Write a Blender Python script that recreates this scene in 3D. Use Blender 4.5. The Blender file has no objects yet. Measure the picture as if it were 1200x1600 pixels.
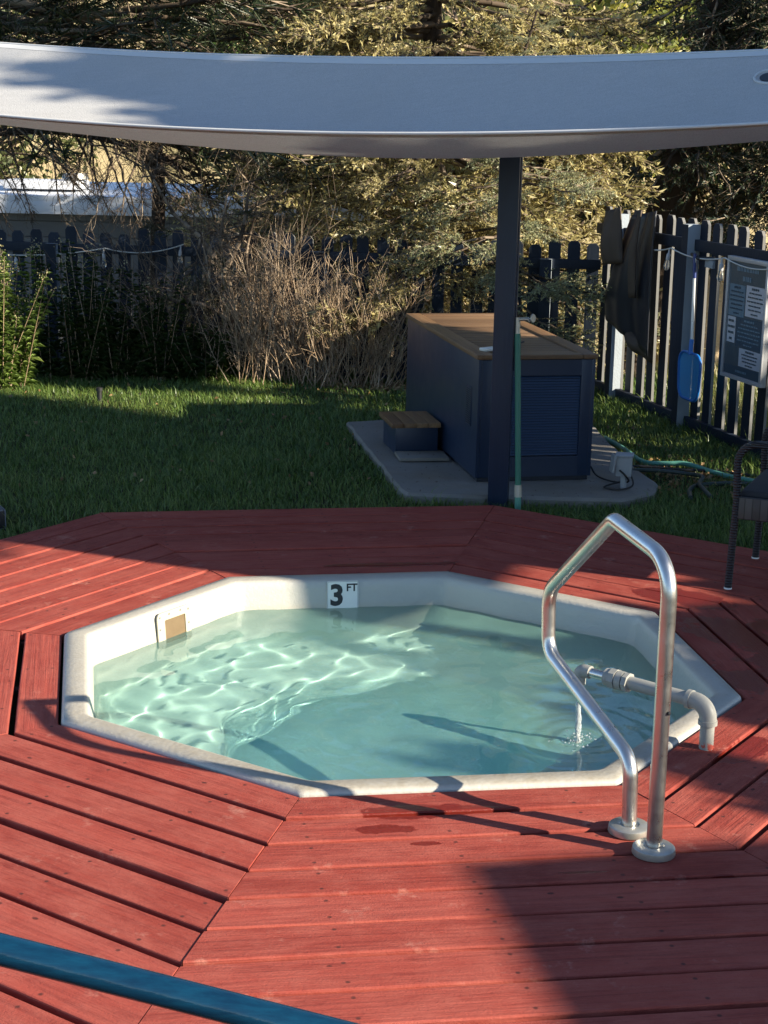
import bpy, bmesh, math, random
import numpy as np
from mathutils import Vector, Matrix, Euler
SC = bpy.context.scene
COL = SC.collection
R = math.radians
rng = np.random.default_rng(7)
random.seed(7)

# ------------------------------------------------------------------ camera
cam_d = bpy.data.cameras.new('camera')
cam = bpy.data.objects.new('camera', cam_d); COL.objects.link(cam)
CAM_H, PITCH, ROLL = 1.9774, R(13.5163), 0.02
cam_d.sensor_fit = 'VERTICAL'; cam_d.sensor_height = 36.0; cam_d.sensor_width = 27.0
cam_d.lens = 2550 / 1600 * 36
cam_d.clip_start = 0.05; cam_d.clip_end = 2000
_f = Vector((0, math.cos(PITCH), -math.sin(PITCH))); _u = Vector((0, math.sin(PITCH), math.cos(PITCH))); _r = Vector((1, 0, 0))
_r, _u = math.cos(ROLL) * _r + math.sin(ROLL) * _u, -math.sin(ROLL) * _r + math.cos(ROLL) * _u
cam.matrix_world = Matrix(((_r.x, _u.x, -_f.x, 0), (_r.y, _u.y, -_f.y, 0), (_r.z, _u.z, -_f.z, CAM_H), (0, 0, 0, 1)))
SC.camera = cam

# ------------------------------------------------------------------ sky, sun, exposure
SUN_EL, SUN_AZ = R(23.6), R(112.7)          # azimuth measured from +Y towards +X
world = bpy.data.worlds.new('World'); SC.world = world; world.use_nodes = True
wn = world.node_tree.nodes; wl = world.node_tree.links; wn.clear()
sky = wn.new('ShaderNodeTexSky'); sky.sky_type = 'NISHITA'; sky.sun_disc = False
sky.sun_elevation = SUN_EL; sky.sun_rotation = SUN_AZ; sky.altitude = 1800; sky.air_density = 1.0; sky.dust_density = 0.3; sky.ozone_density = 2.2
bg = wn.new('ShaderNodeBackground'); bg.inputs['Strength'].default_value = 0.086
wo = wn.new('ShaderNodeOutputWorld'); wl.new(sky.outputs[0], bg.inputs[0]); wl.new(bg.outputs[0], wo.inputs[0])
SUN_DIR = Vector((math.sin(SUN_AZ) * math.cos(SUN_EL), math.cos(SUN_AZ) * math.cos(SUN_EL), math.sin(SUN_EL)))
sun_d = bpy.data.lights.new('sun', 'SUN'); sun_d.energy = 4.8; sun_d.angle = R(0.53); sun_d.color = (1.0, 0.89, 0.71)
sun = bpy.data.objects.new('sun', sun_d); COL.objects.link(sun)
sun.rotation_euler = SUN_DIR.to_track_quat('Z', 'Y').to_euler(); sun.location = (12, -6, 9)
sun_d.cycles.is_caustics_light = True
SC.view_settings.view_transform = 'Standard'; SC.view_settings.look = 'None'
SC.view_settings.gamma = 1.0; SC.view_settings.use_curve_mapping = False
SC.view_settings.exposure = 1.5
SC.render.engine = 'CYCLES'
cy = SC.cycles
cy.use_denoising = True
cy.max_bounces = 14; cy.diffuse_bounces = 7; cy.glossy_bounces = 4; cy.transmission_bounces = 6; cy.transparent_max_bounces = 12
cy.caustics_refractive = True; cy.caustics_reflective = False; cy.blur_glossy = 0.5
cy.sample_clamp_indirect = 6.0

# ------------------------------------------------------------------ helpers
def tag(o, label=None, cat=None, group=None, kind=None):
    if label: o['label'] = label
    if cat: o['category'] = cat
    if group: o['group'] = group
    if kind: o['kind'] = kind
    return o

def thing(name, label, cat, loc=(0, 0, 0), rz=0.0, group=None):
    o = bpy.data.objects.new(name, None); COL.objects.link(o)
    o.location = loc; o.rotation_euler = (0, 0, rz); o.empty_display_size = 0.05
    return tag(o, label, cat, group)

def link(name, me, mat=None, parent=None, loc=None, rot=None):
    o = bpy.data.objects.new(name, me); COL.objects.link(o)
    if mat is not None and not me.materials:
        for m in (mat if isinstance(mat, (list, tuple)) else [mat]): me.materials.append(m)
    if parent is not None: o.parent = parent
    if loc is not None: o.location = loc
    if rot is not None: o.rotation_euler = rot
    return o

def kids(o): return [c for c in bpy.data.objects if c.parent == o]
def copy_tree(o, parent=None):
    c = o.copy(); COL.objects.link(c); c.parent = parent
    for ch in o.children: copy_tree(ch, c)
    return c

def np_mesh(name, V, F, smooth=False, mat_idx=None):
    """V (n,3) array, F list of faces or (m,k) array"""
    me = bpy.data.meshes.new(name)
    V = np.asarray(V, dtype=np.float32)
    if isinstance(F, np.ndarray):
        m, k = F.shape
        me.vertices.add(len(V)); me.vertices.foreach_set('co', V.ravel())
        me.loops.add(m * k); me.loops.foreach_set('vertex_index', F.astype(np.int32).ravel())
        me.polygons.add(m); me.polygons.foreach_set('loop_start', np.arange(0, m * k, k, dtype=np.int32))
        me.polygons.foreach_set('loop_total', np.full(m, k, dtype=np.int32))
        if smooth: me.polygons.foreach_set('use_smooth', np.ones(m, dtype=bool))
        if mat_idx is not None: me.polygons.foreach_set('material_index', np.asarray(mat_idx, dtype=np.int32))
        me.update(calc_edges=True)
    else:
        me.from_pydata(V.tolist(), [], F)
        if smooth: me.polygons.foreach_set('use_smooth', np.ones(len(me.polygons), dtype=bool))
        me.update()
    return me

class MB:
    def __init__(s): s.v = []; s.f = []
    def add(s, vs, fs):
        b = len(s.v); s.v += [tuple(v) for v in vs]; s.f += [tuple(i + b for i in f) for f in fs]; return s
    def box(s, c, size, rot=(0, 0, 0), bev=0.0):
        hx, hy, hz = size[0] / 2, size[1] / 2, size[2] / 2
        M = Matrix.Translation(c) @ Euler(rot).to_matrix().to_4x4()
        if bev <= 0:
            vs = [(x, y, z) for z in (-hz, hz) for y in (-hy, hy) for x in (-hx, hx)]
            fs = [(0, 2, 3, 1), (4, 5, 7, 6), (0, 1, 5, 4), (2, 6, 7, 3), (0, 4, 6, 2), (1, 3, 7, 5)]
        else:
            bm = bmesh.new(); bmesh.ops.create_cube(bm, size=1.0)
            for v in bm.verts: v.co = Vector((v.co.x * size[0], v.co.y * size[1], v.co.z * size[2]))
            bmesh.ops.bevel(bm, geom=bm.edges[:], offset=bev, segments=2, affect='EDGES', profile=0.6)
            bm.verts.index_update()
            vs = [v.co[:] for v in bm.verts]; fs = [tuple(v.index for v in f.verts) for f in bm.faces]; bm.free()
        return s.add([M @ Vector(v) for v in vs], fs)
    def tube(s, pts, r, n=10, cap=True, closed=False):
        pts = [Vector(p) for p in pts]; N = len(pts)
        rs = r if isinstance(r, (list, tuple, np.ndarray)) else [r] * N
        vs = []; fs = []; prev = None
        for i, p in enumerate(pts):
            if closed: t = (pts[(i + 1) % N] - pts[i - 1])
            else: t = pts[min(i + 1, N - 1)] - pts[max(i - 1, 0)]
            t = t.normalized() if t.length > 1e-9 else Vector((0, 0, 1))
            if prev is None:
                a = Vector((0, 0, 1)) if abs(t.z) < 0.9 else Vector((1, 0, 0))
                u = t.cross(a).normalized()
            else:
                u = (prev - t * prev.dot(t)).normalized()
            prev = u; w = t.cross(u)
            for k in range(n):
                an = 2 * math.pi * k / n
                vs.append(p + (u * math.cos(an) + w * math.sin(an)) * rs[i])
        for i in range(N - 1 if not closed else N):
            j = (i + 1) % N
            for k in range(n):
                fs.append((i * n + k, i * n + (k + 1) % n, j * n + (k + 1) % n, j * n + k))
        if cap and not closed:
            fs.append(tuple(range(n - 1, -1, -1))); fs.append(tuple((N - 1) * n + k for k in range(n)))
        return s.add(vs, fs)
    def lathe(s, prof, c=(0, 0, 0), n=24, axis=None):
        vs = []; fs = []
        M = Matrix.Translation(c)
        if axis is not None: M = M @ Vector(axis).to_track_quat('Z', 'Y').to_matrix().to_4x4()
        for (r, z) in prof:
            for k in range(n):
                a = 2 * math.pi * k / n; vs.append(M @ Vector((r * math.cos(a), r * math.sin(a), z)))
        for i in range(len(prof) - 1):
            for k in range(n): fs.append((i * n + k, i * n + (k + 1) % n, (i + 1) * n + (k + 1) % n, (i + 1) * n + k))
        fs.append(tuple(range(n - 1, -1, -1))); fs.append(tuple((len(prof) - 1) * n + k for k in range(n)))
        return s.add(vs, fs)
    def mesh(s, name, smooth=None):
        me = bpy.data.meshes.new(name); me.from_pydata(s.v, [], s.f)
        bm = bmesh.new(); bm.from_mesh(me); bmesh.ops.recalc_face_normals(bm, faces=bm.faces[:]); bm.to_mesh(me); bm.free()
        if smooth:
            me.polygons.foreach_set('use_smooth', np.ones(len(me.polygons), dtype=bool))
            me.set_sharp_from_angle(angle=R(smooth))
        me.update(); return me
    def build(s, name, mat, parent=None, smooth=None, loc=None, rot=None):
        return link(name, s.mesh(name, smooth), mat, parent, loc, rot)

def spline(pts, per=8):
    """Catmull-Rom through pts"""
    P = [Vector(p) for p in pts]; P = [2 * P[0] - P[1]] + P + [2 * P[-1] - P[-2]]
    out = []
    for i in range(1, len(P) - 2):
        a, b, c, d = P[i - 1], P[i], P[i + 1], P[i + 2]
        for k in range(per):
            t = k / per
            out.append(0.5 * ((2 * b) + (c - a) * t + (2 * a - 5 * b + 4 * c - d) * t * t + (3 * b - a - 3 * c + d) * t ** 3))
    out.append(P[-2].copy()); return out

# ------------------------------------------------------------------ materials
class NT:
    """tiny node-tree writer"""
    def __init__(s, name):
        s.m = bpy.data.materials.new(name); s.m.use_nodes = True
        s.n = s.m.node_tree.nodes; s.l = s.m.node_tree.links
        s.b = s.n['Principled BSDF']; s.out = s.n['Material Output']
    def node(s, t, **k):
        x = s.n.new(t)
        for a, v in k.items(): setattr(x, a, v)
        return x
    def set(s, sock, v):
        if isinstance(v, bpy.types.NodeSocket): s.l.new(v, sock)
        elif v is not None: sock.default_value = v
    def coord(s, which='Object'): return s.node('ShaderNodeTexCoord').outputs[which]
    def pos(s): return s.node('ShaderNodeNewGeometry').outputs['Position']
    def map(s, v, scale=(1, 1, 1), loc=(0, 0, 0), rot=(0, 0, 0)):
        m = s.node('ShaderNodeMapping'); s.set(m.inputs['Vector'], v); m.inputs['Scale'].default_value = scale; m.inputs['Location'].default_value = loc; m.inputs['Rotation'].default_value = rot
        return m.outputs[0]
    def noise(s, v=None, scale=5, detail=3, rough=0.55, dist=0.0, out='Fac'):
        t = s.node('ShaderNodeTexNoise'); s.set(t.inputs['Vector'], v); t.inputs['Scale'].default_value = scale; t.inputs['Detail'].default_value = detail; t.inputs['Roughness'].default_value = rough; t.inputs['Distortion'].default_value = dist
        return t.outputs[out]
    def ramp(s, fac, stops, interp='LINEAR'):
        r = s.node('ShaderNodeValToRGB'); r.color_ramp.interpolation = interp; s.set(r.inputs[0], fac)
        e = r.color_ramp.elements
        while len(e) < len(stops): e.new(0.5)
        for el, (p, c) in zip(e, stops):
            el.position = p; el.color = (c, c, c, 1) if isinstance(c, (int, float)) else (*c, 1)
        return r.outputs[0]
    def mix(s, fac, a, b, mode='MIX'):
        m = s.node('ShaderNodeMix', data_type='RGBA', blend_type=mode); s.set(m.inputs[0], fac)
        for sock, v in ((m.inputs[6], a), (m.inputs[7], b)):
            if isinstance(v, tuple) and len(v) == 3: v = (*v, 1)
            s.set(sock, v)
        return m.outputs[2]
    def math(s, op, a, b=None, c=None, clamp=False):
        m = s.node('ShaderNodeMath', operation=op); m.use_clamp = clamp
        s.set(m.inputs[0], a); s.set(m.inputs[1], b); s.set(m.inputs[2], c); return m.outputs[0]
    def bump(s, hgt, dist=0.01, strength=1.0, normal=None):
        b = s.node('ShaderNodeBump'); s.set(b.inputs['Height'], hgt); b.inputs['Distance'].default_value = dist; b.inputs['Strength'].default_value = strength; s.set(b.inputs['Normal'], normal)
        s.l.new(b.outputs[0], s.b.inputs['Normal']); return b.outputs[0]
    def fin(s, col=None, rough=None, metal=None, spec=None):
        if isinstance(col, tuple) and len(col) == 3: col = (*col, 1)
        s.set(s.b.inputs['Base Color'], col); s.set(s.b.inputs['Roughness'], rough); s.set(s.b.inputs['Metallic'], metal); s.set(s.b.inputs['Specular IOR Level'], spec)
        return s.m

def plain(name, col, rough=0.6, metal=0.0, var=0.12, scale=6.0, bump=0.0, bscale=60, spec=0.5):
    t = NT(name); v = t.coord()
    n = t.noise(v, scale, 4); rnd = t.node('ShaderNodeObjectInfo').outputs['Random']
    f = t.math('ADD', t.math('MULTIPLY', n, 0.75), t.math('MULTIPLY', rnd, 0.25))
    c = t.mix(f, tuple(x * (1 - var) for x in col), tuple(min(1, x * (1 + var)) for x in col))
    if bump: t.bump(t.noise(v, bscale, 3), bump)
    rr = t.math('ADD', rough - 0.08, t.math('MULTIPLY', t.noise(v, scale * 3, 2), 0.16))
    return t.fin(c, rr, metal, spec)

# ------------------------------------------------------------------ pool outline (rim outer corners, clockwise from back left)
PV = [Vector(p) for p in ((-0.683, 6.904), (0.293, 7.069), (1.139, 6.502), (1.287, 5.493), (0.742, 4.705), (-0.233, 4.564), (-1.063, 5.122), (-1.236, 6.062))]
NP = len(PV)
def poly_offset(d):
    """outline moved outwards by d (inwards when negative), mitred"""
    L = []
    for i in range(NP):
        a, b = PV[i], PV[(i + 1) % NP]; e = (b - a).normalized(); n = Vector((-e.y, e.x))   # clockwise outline: left of travel is outside
        L.append((a + n * d, e))
    out = []
    for i in range(NP):
        (p, u), (q, w) = L[i - 1], L[i]
        den = u.x * w.y - u.y * w.x; t = ((q - p).x * w.y - (q - p).y * w.x) / den
        out.append(p + u * t)
    return out
def ring(d, z, r=0.03, seg=6):
    P = poly_offset(d); out = []
    for i in range(NP):
        a, b, c = P[i - 1], P[i], P[(i + 1) % NP]
        u = (a - b).normalized(); w = (c - b).normalized(); half = math.acos(max(-1, min(1, u.dot(w)))) / 2
        L = r / math.tan(half); s = b + u * L; e = b + w * L; cen = b + (u + w).normalized() * (r / math.sin(half))
        for k in range(seg + 1):
            t = k / seg; v = (s - cen).lerp(e - cen, t).normalized() * r
            out.append((cen.x + v.x, cen.y + v.y, z))
    return out
def loft(rings, cap_last=False):
    n = len(rings[0]); V = [p for r_ in rings for p in r_]; F = []
    for i in range(len(rings) - 1):
        for k in range(n): F.append((i * n + k, i * n + (k + 1) % n, (i + 1) * n + (k + 1) % n, (i + 1) * n + k))
    if cap_last: F.append(tuple((len(rings) - 1) * n + k for k in range(n)))
    return V, F

# ------------------------------------------------------------------ ground
def smooth01(a, b, x):
    t = np.clip((x - a) / (b - a), 0, 1); return t * t * (3 - 2 * t)
def terrain(x, y):
    x = np.asarray(x, float); y = np.asarray(y, float)
    z = np.full(np.broadcast(x, y).shape, -0.055)
    z = z + 0.012 * np.sin(x * 1.7 + 0.4) * np.sin(y * 1.3)
    back = y + 0.10 * x
    z = z - 1.15 * smooth01(13.6, 17.0, back)
    z = z + 7.5 * smooth01(24, 62, back) + 10 * smooth01(60, 160, back)
    z = z + 0.25 * smooth01(18, 30, back) * np.sin(x * 0.31 + 1) * np.sin(y * 0.23)
    return z
NA = 192
cen = Vector((0.033, 5.807))
def ang_ring(fn): return [fn(2 * math.pi * k / NA) for k in range(NA)]
def poly_radius(P, a):
    d = Vector((math.cos(a), math.sin(a))); best = 1e9
    for i in range(len(P)):
        p, q = P[i], P[(i + 1) % len(P)]; e = q - p; den = d.x * e.y - d.y * e.x
        if abs(den) < 1e-9: continue
        w = p - cen; t = (w.x * e.y - w.y * e.x) / den; s_ = (w.x * d.y - w.y * d.x) / den
        if t > 0 and -1e-6 <= s_ <= 1 + 1e-6: best = min(best, t)
    return best
RHO = []
P0 = poly_offset(-0.04)
rad0 = np.array([poly_radius(P0, 2 * math.pi * k / NA) for k in range(NA)])
for extra in (0, 0.3, 0.9, 1.6, 2.4, 3.2, 4.0, 4.8, 5.6, 6.4, 7.2, 8, 8.8, 9.6, 10.4, 11.4, 12.6, 14, 16, 18.5, 21.5, 25, 30, 36, 44, 54, 66, 82, 105, 140, 200, 300):
    RHO.append(rad0 * (1 if extra < 5 else 1) + extra)
an = np.arange(NA) * 2 * math.pi / NA
GV = []
for rho in RHO:
    x = cen.x + np.cos(an) * rho; y = cen.y + np.sin(an) * rho
    GV.append(np.stack([x, y, terrain(x, y)], -1))
GV = np.concatenate(GV)
GF = []
for i in range(len(RHO) - 1):
    k = np.arange(NA); k2 = (k + 1) % NA
    GF.append(np.stack([i * NA + k, (i + 1) * NA + k, (i + 1) * NA + k2, i * NA + k2], -1))
gt = NT('lawn_soil')
gp = gt.pos()
sep = gt.node('ShaderNodeSeparateXYZ'); gt.set(sep.inputs[0], gp)
soil = gt.mix(gt.noise(gp, 9, 5), (0.020, 0.022, 0.010), (0.050, 0.052, 0.020))
dry = gt.mix(gt.noise(gp, 1.1, 6, 0.65), (0.46, 0.335, 0.155), (0.68, 0.54, 0.29))
dry = gt.mix(gt.ramp(gt.noise(gp, 0.35, 4), [(0.48, 0.0), (0.62, 0.6)]), dry, (0.16, 0.15, 0.06))
far = gt.math('ADD', sep.outputs[1], gt.math('MULTIPLY', sep.outputs[0], 0.1))
far = gt.math('ADD', far, gt.math('MULTIPLY', gt.noise(gp, 0.8, 3), 3.0))
ff = gt.node('ShaderNodeMapRange'); gt.set(ff.inputs[0], far); ff.inputs[1].default_value = 15.2; ff.inputs[2].default_value = 17.0
gcol = gt.mix(ff.outputs[0], soil, dry)
gt.bump(gt.noise(gp, 30, 5, 0.7), 0.02)
M_ground = gt.fin(gcol, 0.95, 0, 0.2)
ground = link('ground', np_mesh('ground', GV, np.concatenate(GF), smooth=True), M_ground)
tag(ground, 'lawn soil and dry golden hillside beyond the fence', kind='structure')

# ------------------------------------------------------------------ pool shell
st = NT('pool_gelcoat')
sp = st.pos(); ssep = st.node('ShaderNodeSeparateXYZ'); st.set(ssep.inputs[0], sp)
sc_ = st.mix(st.noise(sp, 2.2, 5), (0.37, 0.36, 0.325), (0.46, 0.45, 0.41))
stain = st.ramp(st.noise(st.map(sp, (3, 3, 14)), 2.0, 6, 0.7), [(0.55, 0.0), (0.80, 0.25)])
sc_ = st.mix(stain, sc_, (0.36, 0.31, 0.235))
# scum line just above the waterline and grime on the flat rim
zr = st.ramp(st.math('ADD', ssep.outputs[2], st.math('MULTIPLY', st.noise(sp, 14, 3), 0.012)), [(0.0, 0.0), (1.0, 1.0)])
mr = st.node('ShaderNodeMapRange'); st.set(mr.inputs[0], ssep.outputs[2]); mr.inputs[1].default_value = -0.085; mr.inputs[2].default_value = -0.108
sc_ = st.mix(st.math('MULTIPLY', mr.outputs[0], 0.35), sc_, (0.42, 0.36, 0.27))
m2 = st.node('ShaderNodeMapRange'); st.set(m2.inputs[0], ssep.outputs[2]); m2.inputs[1].default_value = 0.004; m2.inputs[2].default_value = 0.014
m3 = st.node('ShaderNodeMapRange'); st.set(m3.inputs[0], ssep.outputs[1]); m3.inputs[1].default_value = 5.6; m3.inputs[2].default_value = 4.6
gr = st.math('MULTIPLY', m2.outputs[0], st.math('ADD', 0.45, st.math('MULTIPLY', m3.outputs[0], 0.55)))
gr = st.math('MULTIPLY', gr, st.ramp(st.noise(sp, 26, 6, 0.75), [(0.30, 0.40), (0.68, 1.0)]))
sc_ = st.mix(gr, sc_, (0.28, 0.245, 0.185))
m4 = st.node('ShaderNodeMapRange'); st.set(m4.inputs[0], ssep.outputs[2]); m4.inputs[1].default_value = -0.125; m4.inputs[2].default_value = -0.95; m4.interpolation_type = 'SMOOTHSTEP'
sc_ = st.mix(m4.outputs[0], sc_, (0.62, 0.97, 0.90))          # aqua growing with depth stands in for light tinted by the water
st.bump(st.noise(sp, 60, 4), 0.002)
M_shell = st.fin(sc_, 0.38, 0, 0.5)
WATER_Z = -0.112
prof = [(0.0, -0.14, .03), (0.0, -0.004, .03), (-0.003, 0.006, .033), (-0.012, 0.014, .04), (-0.04, 0.0150, .05), (-0.074, 0.0138, .06), (-0.086, 0.0095, .07), (-0.094, -0.002, .075), (-0.099, -0.03, .08),
        (-0.109, -0.112, .09), (-0.122, -0.30, .10), (-0.160, -0.46, .12), (-0.175, -0.50, .14), (-0.21, -0.52, .16), (-0.40, -0.528, .2), (-0.545, -0.535, .24), (-0.575, -0.55, .25), (-0.59, -0.58, .25), (-0.605, -0.75, .25), (-0.63, -0.90, .25), (-0.67, -0.945, .25), (-0.76, -0.955, .2)]
rings = [ring(d, z, r_, 6) for d, z, r_ in prof]
V, F = loft(rings, cap_last=True)
F = [tuple(reversed(f)) for f in F]
pool = thing('plunge_pool', 'white octagonal plunge pool sunk in the red deck, with three foot marker', 'pool', (cen.x, cen.y, 0))
def rel(o, root):            # keep world coordinates while parented to an unrotated or rotated root
    M = Matrix.LocRotScale(root.location, root.rotation_euler, None)
    o.matrix_basis = M.inverted() @ o.matrix_basis
    return o
me = bpy.data.meshes.new('basin'); me.from_pydata(V, [], F)
bm = bmesh.new(); bm.from_mesh(me); bmesh.ops.recalc_face_normals(bm, faces=bm.faces[:])
up = [f for f in bm.faces if f.calc_center_median().z < -0.9]
if up and up[0].normal.z < 0: bmesh.ops.reverse_faces(bm, faces=bm.faces[:])
bm.to_mesh(me); bm.free()
me.polygons.foreach_set('use_smooth', np.ones(len(me.polygons), dtype=bool)); me.set_sharp_from_angle(angle=R(50))
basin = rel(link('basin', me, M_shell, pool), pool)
basin.cycles.is_caustics_receiver = True

# wall frames of reference on the pool sides
def side_frame(k, t, inset, z):
    a, b = PV[k], PV[(k + 1) % NP]; e = (b - a).normalized(); n = Vector((e.y, -e.x))   # n points into the pool
    p = a.lerp(b, t) + n * inset
    M = Matrix(((e.x, n.x * 0, -n.x * -1, p.x), (e.y, 0, n.y, p.y), (0, 1, 0, z), (0, 0, 0, 1)))
    # local x along side, local y up, local z into the pool
    M = Matrix(((-e.x * -1, 0, n.x, p.x), (e.y, 0, n.y, p.y), (0, 1, 0, z), (0, 0, 0, 1)))
    return M
def text_mesh(s, size, extrude=0.001, bold=0.0, align='CENTER', shear=0.0, space=1.0):
    cu = bpy.data.curves.new('lettering', 'FONT'); cu.body = s; cu.size = size; cu.extrude = extrude; cu.offset = bold; cu.align_x = align; cu.align_y = 'CENTER'; cu.shear = shear; cu.space_character = space; cu.resolution_u = 3
    ob = bpy.data.objects.new('lettering_tmp', cu); COL.objects.link(ob)
    dg = bpy.context.evaluated_depsgraph_get(); me = bpy.data.meshes.new_from_object(ob.evaluated_get(dg))
    bpy.data.objects.remove(ob); bpy.data.curves.remove(cu); return me

def rrect(w, h, r, seg=5):
    pts = []
    for cx, cy, a0 in ((w / 2 - r, h / 2 - r, 0), (-w / 2 + r, h / 2 - r, 90), (-w / 2 + r, -h / 2 + r, 180), (w / 2 - r, -h / 2 + r, 270)):
        for k in range(seg + 1):
            a = R(a0 + 90 * k / seg); pts.append((cx + r * math.cos(a), cy + r * math.sin(a)))
    return pts
def plate(w, h, t, r, hole=None):
    """rounded plate in xy, thickness t along z (0..t); hole = (w,h,r,cx,cy)"""
    mb = MB(); o = rrect(w, h, r); n = len(o)
    if hole is None:
        mb.add([(x, y, 0) for x, y in o] + [(x, y, t) for x, y in o], [tuple(range(n - 1, -1, -1)), tuple(range(n, 2 * n))] + [(k, (k + 1) % n, n + (k + 1) % n, n + k) for k in range(n)])
    else:
        hw, hh, hr, hx, hy = hole; i = [(x + hx, y + hy) for x, y in rrect(hw, hh, hr)]
        vs = [(x, y, 0) for x, y in o] + [(x, y, t) for x, y in o] + [(x, y, 0) for x, y in i] + [(x, y, t) for x, y in i]
        fs = []
        for k in range(n):
            k2 = (k + 1) % n
            fs += [(k, k2, n + k2, n + k), (n + k, n + k2, 3 * n + k2, 3 * n + k), (2 * n + k, 3 * n + k, 3 * n + k2, 2 * n + k2), (k2, k, 2 * n + k, 2 * n + k2)]
        mb.add(vs, fs)
    return mb
M_white = plain('white_plastic', (0.74, 0.74, 0.70), 0.35, var=0.05)
M_ink = plain('black_ink', (0.012, 0.013, 0.016), 0.4, var=0.2)
M_screw = plain('steel_screw', (0.35, 0.34, 0.32), 0.35, 0.9)
# depth marker
FM = side_frame(0, 0.503, 0.1050, -0.0575) @ Matrix.Rotation(R(-4.5), 4, 'X')
marker = plate(0.139, 0.130, 0.004, 0.008).build('depth_marker', M_white, pool, 40)
marker.matrix_basis = FM; rel(marker, pool); marker['label'] = 'white square tile reading 3 FT'
m_b = plate(0.1345, 0.1255, 0.0006, 0.007, (0.1325, 0.1235, 0.006, 0, 0)).build('border', M_ink, marker, 40); m_b.location.z = 0.0042
t3 = link('numeral', text_mesh('3', 0.128, 0.0004, 0.0045), M_ink, marker); t3.location = (-0.026, -0.002, 0.0046)
tf = link('lettering', text_mesh('FT', 0.046, 0.0004, 0.0012), M_ink, marker); tf.location = (0.040, 0.034, 0.0046)
# skimmer
FM = side_frame(7, 0.515, 0.1135, -0.105) @ Matrix.Rotation(R(-4.5), 4, 'X')
sk_t = NT('skimmer_inside'); M_skin = sk_t.fin(sk_t.mix(sk_t.noise(sk_t.coord(), 20, 4), (0.095, 0.062, 0.028), (0.17, 0.115, 0.058)), 0.6)
M_cream = plain('cream_plastic', (0.42, 0.385, 0.30), 0.4, var=0.06)
skim = plate(0.205, 0.215, 0.006, 0.022, (0.128, 0.135, 0.006, 0.006, 0.005)).build('skimmer_faceplate', M_cream, pool, 40)
skim.matrix_basis = FM; rel(skim, pool)
mb = MB(); mb.box((0.006, 0.005, 0.0012), (0.127, 0.134, 0.002)); mb.build('weir_flap', M_skin, skim)
for sx, sy in ((-0.087, 0.09), (-0.03, 0.094), (0.04, 0.094), (0.089, 0.088), (-0.089, 0.04), (-0.089, -0.02), (0.089, 0.03), (0.089, -0.03), (-0.087, -0.09), (0.089, -0.088)):
    s_ = MB().lathe([(0.0045, 0), (0.0045, 0.0015), (0.003, 0.0025)], n=8).build('screw', M_screw, skim); s_.location = (sx, sy, 0.006)

# ------------------------------------------------------------------ water
WP = poly_offset(-0.07)
wx0, wx1 = min(p.x for p in WP), max(p.x for p in WP); wy0, wy1 = min(p.y for p in WP), max(p.y for p in WP)
step = 0.0065
gx = np.arange(wx0, wx1 + step, step); gy = np.arange(wy0, wy1 + step, step)
X, Y = np.meshgrid(gx, gy)
inside = np.ones_like(X, bool)
for i in range(NP):
    a, b = WP[i], WP[(i + 1) % NP]; e = (b - a).normalized(); inside &= ((X - a.x) * e.y - (Y - a.y) * e.x) > -0.01
wr = np.random.default_rng(11); WAVE = 0.24
Z = np.zeros_like(X)
SP = np.array((0.697, 5.352))                      # where the filling stream lands
rr_ = np.hypot(X - SP[0], Y - SP[1])
for i in range(46):                                # choppy superposition, waves run mostly away from the stream
    lam = math.exp(wr.uniform(math.log(0.085), math.log(0.28))); k = 2 * math.pi / lam
    a = wr.uniform(0, 2 * math.pi) if i % 3 else R(155) + wr.normal(0, 0.6)
    amp = WAVE / k ** 2
    wob = 0.25 * np.sin(X * wr.uniform(1, 4) + Y * wr.uniform(1, 4) + wr.uniform(0, 6))
    Z += amp * np.sin(k * (X * math.cos(a) + Y * math.sin(a)) + wr.uniform(0, 6.28) + wob)
Z += 0.0022 * np.sin(rr_ * 2 * math.pi / 0.07 + 1.2 * np.sin(3 * np.arctan2(Y - SP[1], X - SP[0]))) * np.exp(-rr_ / 0.13)
idx = -np.ones(X.shape, int); idx[inside] = np.arange(inside.sum())
WV = np.stack([X[inside], Y[inside], WATER_Z + Z[inside]], -1)
q = np.stack([idx[:-1, :-1], idx[:-1, 1:], idx[1:, 1:], idx[1:, :-1]], -1).reshape(-1, 4)
q = q[(q >= 0).all(1)]
wt = NT('pool_water'); wt.b.inputs['Base Color'].default_value = (0.82, 0.995, 0.965, 1); wt.b.inputs['Roughness'].default_value = 0.0
wt.b.inputs['IOR'].default_value = 1.333; wt.b.inputs['Transmission Weight'].default_value = 1.0
wd = wt.node('ShaderNodeBsdfDiffuse'); wd.inputs['Color'].default_value = (0.46, 0.90, 0.79, 1)      # faint milkiness of the water
wmx = wt.node('ShaderNodeMixShader'); wmx.inputs[0].default_value = 0.13
wt.l.new(wt.b.outputs[0], wmx.inputs[1]); wt.l.new(wd.outputs[0], wmx.inputs[2]); wt.l.new(wmx.outputs[0], wt.out.inputs['Surface'])
water = link('water', np_mesh('water', WV, q, smooth=True), wt.m)
tag(water, 'clear turquoise rippled water in the octagonal pool', kind='structure')
water.cycles.is_caustics_caster = True

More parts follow.
